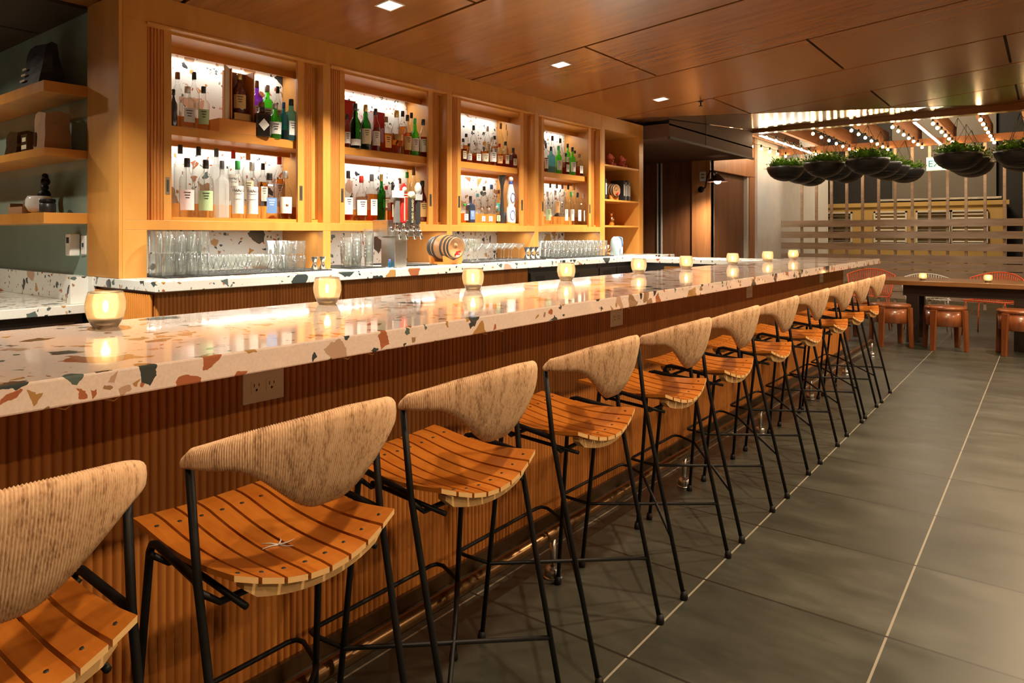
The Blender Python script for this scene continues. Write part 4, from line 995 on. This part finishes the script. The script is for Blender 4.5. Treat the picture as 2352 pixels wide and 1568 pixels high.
# oak barrel on its cradle
def barrel(x, y, z, s, lab, cat='barrel'):
    t = thing('barrel', lab, cat, (x,y,z), math.radians(-8)); Lh = .14*s; zc = .135*s
    b = MB(); b.lathe([(.082*s,-Lh),(.092*s,-Lh*.6),(.104*s,0),(.092*s,Lh*.6),(.082*s,Lh),(.074*s,Lh),(.074*s,Lh-.012*s),(0,Lh-.012*s)], (0,0,zc), 26, 'x'); b.build('staves', M['barrelwood'], t)
    b = MB()
    for q, rr in ((-.92,.0845),(-.70,.090),(-.36,.0995),(.36,.0995),(.66,.091),(.90,.085)):
        b.lathe([(rr*s,q*Lh-.010*s),(rr*s+.003,q*Lh-.010*s),(rr*s+.003,q*Lh+.010*s),(rr*s,q*Lh+.010*s)], (0,0,zc), 26, 'x', cap=False)
    b.build('hoops', M['ink'], t)
    b = MB()
    for xx in (-.09*s,.09*s): b.prism([(-.085*s,0),(.085*s,0),(.095*s,.07*s),(.055*s,.055*s),(0,.032*s),(-.055*s,.055*s),(-.095*s,.07*s)], xx-.012*s, xx+.012*s, 'x')
    for yy in (-.05*s,.05*s): b.box(-.10*s,.10*s,yy-.01*s,yy+.01*s,0,.018*s)
    b.build('cradle', M['block'], t)
    b = MB(); b.lathe([(.010*s,Lh-.012*s),(.010*s,Lh+.03*s)], (0,0,zc-.052*s), 10, 'x'); b.obox((Lh+.02*s,0,zc-.035*s), (.005*s,0,0), (0,.022*s,.004*s), (0,0,.008*s)); b.build('spigot', CAP['red'], t)
    b = MB(); b.lathe([(.022*s,Lh-.0118*s),(.022*s,Lh-.0105*s)], (0,0,zc+.018*s), 16, 'x'); b.build('burnt_mark', M['paper'], t)
    return t
barrel(-3.90, 4.17, ZC, 1.0, 'small oak barrel with dark hoops on a cradle, on the back counter')
wg = glass_proto('wine_glass', [(.034,0),(.034,.002),(.005,.006),(.004,.075),(.020,.095),(.037,.135),(.036,.165),(.030,.195),(.0285,.195),(.0345,.165),(.0355,.135),(.018,.097),(0,.085)], 'clear stemmed wine glass right of the barrel', 'wine glasses by the barrel')
put(wg, [(x, y, ZM) for x, y in ((-3.90,4.48),(-3.98,4.52),(-3.90,4.565),(-4.06,4.47),(-4.06,4.56),(-3.98,4.61))])
cp = glass_proto('coupe_glass', [(.034,0),(.034,.002),(.005,.006),(.004,.09),(.012,.10),(.045,.125),(.052,.150),(.0505,.150),(.043,.127),(0,.105)], 'clear stemmed coupe glass below the third cabinet', 'coupe glasses below the third cabinet')
put(cp, [(x, 4.70+.112*j, ZM) for x in (-3.89,-4.01) for j in range(5)])
sk = None
for i, y in enumerate((5.26,5.34,5.42)):
    jigger(y, 'silver cocktail jigger, %s of three in a row below the third cabinet' % ['first','middle','last'][i], 1.35, -3.88)
mg = glass_proto('cocktail_glass', tumbler(.036,.040,.082), 'clear tumbler in the two tiers below the farthest cabinet', 'two tier tumblers below the farthest cabinet')
put(mg, [(x, 5.715+.088*j, ZM+.084*q) for x in (-3.88,-3.97,-4.06) for j in range(12) for q in range(2)])
for (y, lab) in ((6.80,'amber tin cup beyond the tumbler tiers'),):
    t = thing('tin_cup', lab, 'cup', (-3.90,y,ZC+.0005)); b = MB(); b.lathe(tumbler(.03,.035,.12), n=16, cap=False); b.build('body', M['copper'], t)
t = thing('water_jug', 'pale blue plastic jug at the foot of the niche', 'jug', (-3.93,7.05,ZC))
b = MB(); b.lathe([(.070,0),(.075,.01),(.075,.13),(.055,.19),(.030,.215)], n=20); b.build('body', plain('blue_grey_plastic', (.28,.38,.44), rough=.4), t)
b = MB(); b.tube([(.03,.0,.21),(.075,0,.20),(.085,0,.14),(.074,0,.10)], .008, 8); b.build('handle', LAB['blue'], t)
b = MB(); b.obox((.0762,-.012,.06), (.001,0,0), (0,.028,0), (0,0,.035)); b.build('label', LAB['white'], t)

# ================================================================ NICHE AND SHELF THINGS
NY = 6.99
def figurine(y, lab):
    t = thing('figurine', lab, 'figurine', (-4.16,y,2.1003), math.radians(20))
    b = MB(); b.ball((0,0,.045), .045, 14, 10, (.9,.8,1)); b.ball((.0,-.01,.115), .038, 14, 10, (1,.9,1)); b.ball((.02,-.05,.03), .024, 10, 8); b.ball((.04,.03,.028), .026, 10, 8); b.ball((.035,-.005,.108), .018, 10, 8)
    b.ball((-.005,-.038,.145), .016, 8, 6); b.ball((-.005,.022,.148), .016, 8, 6); b.ball((.035,-.03,.07), .016, 8, 6)
    b.build('body', M['pink'], t)
figurine(7.08,'pink ceramic animal figurine, first on the top niche shelf'); figurine(7.32,'pink ceramic animal figurine, middle of three on the top niche shelf'); figurine(7.60,'pink ceramic animal figurine, last on the top niche shelf')
def book(y, h, th, mat, lab, tilt=0):
    t = thing('book', lab, 'book', (-4.17,y,1.7003)); b = MB(); b.box(-.09,.09,-th/2,th/2,0,h); b.build('cover', mat, t)
    b = MB(); b.box(.0905,.0915,-th/2+.006,th/2-.006,h*.25,h*.8); b.build('spine_title', M['whitelab'], t)
    t.rotation_euler = (tilt,0,0)
book(7.035,.27,.04,M['ink'],'black book, first on the middle niche shelf'); book(7.083,.24,.035,M['blackbag'],'black book beside the first one on the middle niche shelf')
for i in range(4): book(7.52+.045*i, .25-.01*(i%2)*2, .038, [M['ink'],CAP['grey'],M['blackbag'],CAP['grey']][i], 'dark book, %s of four right of the tiny barrel' % NUM[i])
barrel(-4.18,7.32,1.7003,.85,'tiny oak barrel between books on the niche shelf')
t = thing('cocktail_shaker', 'small copper pineapple shaped shaker on the lowest niche shelf', 'shaker', (-4.16,7.35,1.4003))
b = MB(); b.lathe([(.02,0),(.032,.01),(.036,.05),(.03,.09),(.014,.11)], n=14); b.build('body', M['copper'], t)
b = MB()
for a in range(6):
    w = a*PI/3; b.tube([(0,0,.105),(.012*math.cos(w),.012*math.sin(w),.14),(.030*math.cos(w),.030*math.sin(w),.165)], [.005,.005,.001], 6)
b.build('leaf_crown', M['copper'], t)

# things on the floating shelves
def bag(x, y, z, w, d, h, mat, name, lab, top):
    t = thing(name, lab, 'bag', (x,y,z)); b = MB(); K = 6; vs = []; fs = []
    ring = [(-1,-1),(-.3,-1.04),(.3,-1.0),(1,-1),(1.03,0),(1,1),(.2,1.03),(-1,1),(-1.02,0)]
    for k in range(K+1):
        u = k/K
        for j, (a, c) in enumerate(ring):
            jit = .03*math.sin(j*2.1+k*1.7)
            vs.append((a*w/2*(1-.08*u+jit), c*d/2*((1-u*.55*top)+jit), h*u + .012*u*math.sin(j*1.9)))
    n = len(ring)
    for k in range(K):
        for j in range(n): fs.append((k*n+j, k*n+(j+1)%n, (k+1)*n+(j+1)%n, (k+1)*n+j))
    fs.append(tuple(range(n))[::-1]); fs.append(tuple(K*n+j for j in range(n)))
    b.add(vs, fs, False); b.build('paper_body', mat, t); return t
t = bag(-4.78,1.59,2.1585,.30,.15,.26,M['blackbag'],'black_bag','black paper bag with pale letters on the top floating shelf',1.2)
b = MB()
for q in range(3): b.box(-.13+.01*q,-.05,-.079+.004*q,-.076+.004*q,.05+.035*q,.062+.035*q)
b.build('pale_print', M['cream'], t)
t = bag(-4.66,1.60,1.7845,.17,.14,.22,M['paper'],'paper_bag','crumpled kraft paper bag on the middle floating shelf',.2)
b = MB(); b.box(-.07,-.035,-.0745,-.0715,.03,.11); b.build('printed_panel', M['darkmetal'], t)
t = thing('carton', 'small brown box with a pale label on the middle floating shelf', 'box', (-4.93,1.58,1.7845)); b = MB(); b.box(-.05,.05,-.04,.04,0,.12); b.build('body', M['darkmetal'], t); b = MB(); b.box(-.04,.04,-.0415,-.0401,.03,.055); b.box(-.03,.03,-.0415,-.0401,.075,.10); b.build('label', LAB['cream'], t)
bag(-5.15,1.60,1.7845,.20,.13,.15,M['darkmetal'],'coffee_bag','low dark brown bag at the frame edge on the middle shelf',.3)
t = thing('wooden_caddy', 'low brown wooden tray at the frame edge on the bottom floating shelf', 'tray', (-5.02,1.59,1.4205))
b = MB(); b.box(-.12,.12,-.07,.07,0,.012); b.box(-.12,.12,-.07,-.062,.012,.045); b.box(-.12,.12,.062,.07,.012,.045); b.box(-.12,-.112,-.062,.062,.012,.07); b.box(.112,.12,-.062,.062,.012,.07); b.build('body', M['paper'], t)
t = thing('ornament', 'tall dark knobbly figure behind the white bowl', 'figurine', (-4.90,1.64,1.4205))
b = MB()
for (dx, z_, r_) in ((0,.03,.034),(.004,.07,.020),(-.01,.12,.036),(.0,.165,.022),(.012,.20,.026),(.004,.235,.018),(.02,.222,.014)): b.ball((dx,0,z_), r_, 10, 8)
b.build('body', M['black'], t)
t = thing('bowl', 'round white bowl on the bottom floating shelf', 'bowl', (-4.79,1.575,1.4205))
b = MB(); b.lathe([(.03,0),(.055,.015),(.074,.05),(.070,.085),(.060,.105),(.057,.105),(.067,.084),(.070,.05),(.05,.018),(0,.010)], n=26, cap=False); b.build('body', M['ceramic'], t)
t = thing('jar', 'squat black jar beside the white bowl', 'jar', (-4.66,1.575,1.4205))
b = MB(); b.lathe([(.036,0),(.042,.01),(.042,.055),(.034,.062)], n=20); b.build('body', M['bowl'], t); b = MB(); b.lathe([(.040,.062),(.041,.066),(.041,.08),(.036,.085)], n=20); b.build('lid', M['black'], t)

# ================================================================ PASSAGE AND TERRACE
t = thing('wall_lamp', 'bright angled lamp on a curved black arm beside the dark door', 'lamp', (-4.47,10.82,2.02))
b = MB(); b.lathe([(.05,-.015),(.05,0)], (0,0,0), 16, 'y'); b.build('mount', M['black'], t)
b = MB(); b.tube([(0,-.015,0),(.05,-.10,-.02),(.16,-.22,.02),(.22,-.30,.16),(.30,-.36,.26),(.42,-.42,.22)], .012, 8); b.build('arm', M['black'], t)
b = MB(); b.lathe([(.02,.0),(.06,-.03),(.15,-.12)], (.44,-.43,.20), 20, cap=False); b.build('shade', M['hood'], t)
b = MB(); b.ball((.44,-.43,.10), .055, 14, 10); b.build('bulb', M['spot'], t)
l = bpy.data.lights.new('lamp_light','SPOT'); l.energy = 200; l.color = (1,.86,.68); l.spot_size = math.radians(150); l.spot_blend = .6; l.shadow_soft_size = .06
o = bpy.data.objects.new('lamp_light', l); COL.objects.link(o); o.parent = t; o.location = (.44,-.43,.03)
t = thing('wall_sign', 'small pale framed sign on the lit oak post', 'sign', (-4.44,10.818,2.23))
b = MB(); b.box(-.05,.05,-.012,0,-.075,.075); b.build('board', M['whitelab'], t)
b = MB()
for q in range(2): b.box(-.03,.03,-.014,-.012,.015-.05*q,.045-.05*q)
b.build('symbols', M['paper'], t)

l = bpy.data.lights.new('added_wall_fill','AREA'); l.energy = 190; l.color = (1,.76,.50); l.size = 1.2  # unseen fill light, added to brighten the ochre wall beyond the fence
o = bpy.data.objects.new('added_wall_fill', l); COL.objects.link(o); o.location = (-2.4,16.6,5.2); o.rotation_euler = (math.radians(38),0,0)
# pergola rafters
for i in range(13):
    x = -4.05+.54*i
    b = MB(); b.box(-.035,.035,0,3.6,0,.22); o = b.build('pergola_rafter', M['rafter']); o.location = (x,11.165,2.99)
    tag(o, 'cedar pergola rafter, %s from the white wall' % (NUM+['thirteenth'])[i], 'rafter', 'pergola rafters')
b = MB(); b.box(-4.27,4,YF-.10,YF-.03,2.86,2.985); o = b.build('pergola_beam', M['rafter']); tag(o, 'cross beam at the fence end of the pergola', 'beam')
# linear lamps
for x, lab in ((-3.65,'bright linear lamp beside the white wall, under the pergola'), (-1.5,'bright linear lamp in the middle of the pergola')):
    t = thing('linear_lamp', lab, 'lamp', (x,11.2,2.86)); b = MB(); b.box(-.02,.02,0,3.05,.01,.04); b.build('housing', M['steel'], t)
    b = MB(); b.box(-.017,.017,.01,3.04,.0,.0098); b.build('diffuser', M['led'], t)
# festoon strings: each string is one thing, its bulbs are its parts
bulb = MB(); bulb.ball((0,0,-.045), .023, 10, 8); bulb_me = None
xs_ = [-4.12,-3.56,-2.86,-2.32,-1.78,-1.28,-.73,-.19,.4]
for i, x in enumerate(xs_):
    t = thing('festoon_string', 'string of warm round bulbs under the pergola, %s from the white wall' % NUM[i], 'string lights', (x,11.22,2.93), group='festoon strings')
    b = MB(); pts = []
    for k in range(25):
        y = 3.0*k/24; pts.append((0,y,-.02-.025*abs(math.sin(y/.49*PI))))
    b.tube(pts, .004, 5)
    for k in range(7): b.lathe([(.014,-.06),(.014,-.015)], (0,.02+.49*k,-.005), 8)
    b.build('cable', M['black'], t)
    for k in range(7):
        if bulb_me is None: o = bulb.build('bulb', M['bulb'], t); bulb_me = o.data
        else: o = bpy.data.objects.new('bulb', bulb_me); COL.objects.link(o); o.parent = t
        o.location = (0, .02+.49*k, -.055)

# hanging planters
random.seed(3)
def leaves_mesh(n, seed, R, up=.20, mat=None):
    rnd = random.Random(seed); b = MB()
    for i in range(n):
        a = rnd.uniform(0,2*PI); rr = R*math.sqrt(rnd.random()); base = Vector((rr*math.cos(a), rr*math.sin(a), .0))
        ln = rnd.uniform(.07,.16); el = rnd.uniform(.2,1.3); d = Vector((math.cos(a)*math.cos(el), math.sin(a)*math.cos(el), math.sin(el)))
        tip = base + d*ln; tip.z = min(tip.z, up) 
        if rr > R*.8: tip.z -= rnd.uniform(.0,.08)
        side = d.cross(Vector((0,0,1)));  side = side.normalized() if side.length > .01 else Vector((1,0,0))
        for q in range(4):
            u = .25+.25*q; c = base.lerp(tip, u); s = (1 if q % 2 else -1); w = rnd.uniform(.014,.028)
            o_ = c + side*s*.045 + Vector((0,0,rnd.uniform(-.01,.03)))
            m1 = (c+o_)/2 + d*w; m2 = (c+o_)/2 - d*w*.7
            b.mi = 0 if rnd.random() < .6 else 1
            b.add([c, m1, o_, m2], [(0,1,2,3)], False)
    return b
def make_planter():
    t = thing('hanging_planter', 'x', 'planter')
    R = .30
    prof = [(R*math.sin(PI/2*k/10), -R*.80*math.cos(PI/2*k/10)) for k in range(11)]; prof[0] = (.001, -R*.80)
    b = MB(); b.lathe(prof+[(R*.96,0),(R*.93,-.04)], n=32, cap=False)
    for zz in (-.19,-.15): b.lathe([(R*math.sqrt(max(.01,1-(zz/(R*.80))**2))+.002,zz-.004),(R*math.sqrt(max(.01,1-(zz/(R*.80))**2))+.006,zz),(R*math.sqrt(max(.01,1-(zz/(R*.80))**2))+.002,zz+.004)], n=32, cap=False)
    b.build('bowl', M['bowl'], t)
    b = MB(); b.lathe([(.001,-.045),(R*.93,-.045)], n=24, cap=False); b.build('soil', M['soil'], t)
    b = MB()
    for a in (0, 2.1, 4.2): b.tube([(R*.95*math.cos(a), R*.95*math.sin(a), -.01),(0,0,.50)], .003, 5)
    b.build('hanger', M['black'], t)
    o = leaves_mesh(230, 5, R*.76, .18).build('foliage', [M['leaf'], M['leaf2']], t)
    return t
pl0 = make_planter()
PP = [(-3.50,12.05),(-3.47,12.85),(-3.5,13.60),(-2.80,11.65),(-2.83,12.40),(-2.8,13.15),(-2.15,11.5),(-2.11,12.28),(-2.10,13.0),(-1.98,13.72),(-1.01,11.5),(-.97,12.25),(-.96,13.0),(-.31,11.55),(-.30,12.3)]
PL = ['hanging black bowl planter nearest the white wall','black bowl planter behind the one at the white wall','black bowl planter farthest along the white wall row',
 'black bowl planter at the front of the second row','second black bowl planter in the second row','third black bowl planter in the second row',
 'large black bowl planter at the front of the third row','second black bowl planter in the third row','third black bowl planter in the third row','rearmost bowl planter of the third row, with bright trailing leaves',
 'black bowl planter in front of the exit sign','black bowl planter behind the one at the exit sign','smallest rear black bowl planter in the exit sign row','large black bowl planter at the right frame edge','black bowl planter behind the one at the right frame edge']
for i, ((x, y), lab) in enumerate(zip(PP, PL)):
    if i == 0: pl0.location = (x,y,2.42); pl0['label'] = lab; pl0['group'] = 'hanging bowl planters'
    else: dup(pl0, (x,y,2.42), i*1.3, lab, 'hanging bowl planters')

# fence with posts reaching up to the pergola
f = thing('slatted_fence', 'weathered wooden fence of horizontal planks at the end of the terrace', 'fence', (-1,YF,0))
for z1, h in ((1.56,.125),(1.345,.125),(1.13,.125),(.92,.12),(.785,.12),(.65,.12),(.515,.12),(.38,.12),(.245,.12)):
    b = MB(); b.box(-3.24,5,-.0,.03,z1-h,z1); b.build('plank', M['fence'], f)
for i in range(20):
    x = -3.86+.272*i
    b = MB(); b.box(x+1-.022,x+1+.022,.031,.085,0,2.98); b.build('upright', M['fence'], f)
t = thing('exit_sign', 'pale green lit exit sign behind the hanging planter', 'sign', (-1.52,14.12,2.52))
b = MB(); b.box(-.19,.19,0,.05,-.12,.12); b.build('case', M['whitelab'], t)
b = MB(); b.box(-.18,.18,-.004,0,-.11,.11); fc = b.build('face', M['exit'], t)
text('lettering', 'EXIT', .16, CAP['teal'], t, (0,-.006,0), (PI/2,0,0))
b = MB(); b.tube([(0,.02,.12),(0,.02,.42)], .008, 6); b.build('stem', M['steel'], t)

# communal table
t = thing('communal_table', 'long dark plank table on heavy legs with two votives', 'table', (.2,9.85,0))
b = MB(); b.box(-1.78,1.9,-.42,.42,.69,.745); b.build('tabletop', M['table'], t, .006)
b = MB(); b.box(-1.6,1.75,-.30,.30,.56,.689); b.build('apron', M['darkwood'], t)
for x in (-1.5,-.45,.6,1.65):
    for y in (-.27,.27):
        b = MB(); b.box(x-.06,x+.06,y-.06,y+.06,0,.56); b.build('leg', M['darkwood'], t)
for x, y, lab in ((-1.20,9.62,'glowing votive on the communal table, beside the white wire chair'), (-.555,9.66,'glowing votive on the communal table, right of the orange chairs')):
    dup(v0, (x,y,.7455), 1.0, lab, 'votive candles').scale = (.86,.86,.86)
# round hardwood stools
def make_round_stool():
    t = thing('round_stool', 'x', 'stool')
    b = MB(); b.lathe([(.001,.4501),(.200,.4501),(.208,.456),(.208,.478),(.200,.486),(.001,.488)], n=32, cap=False); b.build('seat', M['stool'], t)
    b = MB(); b.lathe([(.001,.27),(.186,.27),(.192,.275),(.198,.45),(.001,.45)], n=32, cap=False); b.build('drum', M['stool'], t)
    for k in range(4):
        a = PI/4+k*PI/2; c, s = math.cos(a), math.sin(a)
        b = MB(); P = []
        for zz, rr, hw in ((0,.232,.024),(.452,.214,.034)):
            for (dr_, dt) in ((-.016,-hw),(.016,-hw),(.016,hw),(-.016,hw)): P.append((c*(rr+dr_)-s*dt, s*(rr+dr_)+c*dt, zz))
        b.add(P, [(0,3,2,1),(4,5,6,7),(0,1,5,4),(1,2,6,5),(2,3,7,6),(3,0,4,7)], False); b.build('leg', M['stool'], t, .003)
    return t
r0 = make_round_stool()
RS = [(-1.47,9.18,.5,'round red brown wooden stool nearest the bar end'), (-.93,9.22,.35,'round red brown wooden stool in the middle of the table side'), (-.25,9.25,.2,'round red brown wooden stool at the right frame edge'),
      (-1.95,9.45,.8,'round wooden stool half hidden behind the bar stools'), (.45,9.25,.4,'round wooden stool at the table beyond the frame edge')]
for i, (x, y, rz, lab) in enumerate(RS):
    if i == 0: r0.location = (x,y,0); r0.rotation_euler = (0,0,rz); r0['label'] = lab; r0['group'] = 'round wooden stools'
    else: dup(r0, (x,y,0), rz, lab, 'round wooden stools')
# wire chairs behind the table
def wire_chair(x, y, rz, mat, lab, w=.56, h=.80):
    t = thing('wire_chair', lab, 'chair', (x,y,0), rz)
    b = MB(); n = 21
    def bp(u, v):        # back shell: u across -1..1, v up 0..1
        return (w/2*u*(.82+.18*v), .20+.10*v-.16*abs(u)**2.2, .44+(h-.44)*v*(1-.22*u*u))
    for i in range(n+1):
        u = -1+2*i/n; b.tube([bp(u, q/6) for q in range(7)], .0058 if 0 < i < n else .010, 5)
    for q in (1,2,3,4,5): b.tube([bp(-1+2*i/14, q/6) for i in range(15)], .004, 5)
    b.tube([bp(-1+2*i/20, 1) for i in range(21)], .009, 7); b.build('back', mat, t)
    b = MB()
    for i in range(11):
        xx = -w/2*.8+w*.8*i/10; b.tube([(xx,.20,.44),(xx,-.05,.42),(xx,-.24,.45)], .0035, 5)
    b.tube([(-w*.4,.2,.44),(w*.4,.2,.44),(w*.4,-.24,.45),(-w*.4,-.24,.45)], .008, 6, closed=True); b.build('seat', mat, t)
    for sx in (-1,1):
        for y0_, y1_ in ((-.2,-.24),(.18,.24)):
            b = MB(); b.tube([(sx*w*.36,y0_,.44),(sx*w*.42,y1_,0)], .008, 7); b.build('leg', mat, t)
wire_chair(-1.98,10.75,.1,M['orangewire'],'orange wire chair directly beyond the bar end', .6)
wire_chair(-1.28,10.66,.2,M['whitewire'],'white wire chair behind the first table votive', .60,.76)
wire_chair(-.58,10.78,-.3,M['orangewire'],'orange wire chair between the two table votives', .6)
wire_chair(.12,10.8,.1,M['black'],'black wire chair at the right frame edge', .56,.74)
wire_chair(-2.75,10.6,.4,M['orangewire'],'orange wire chair low behind the bar counter end', .55,.74)
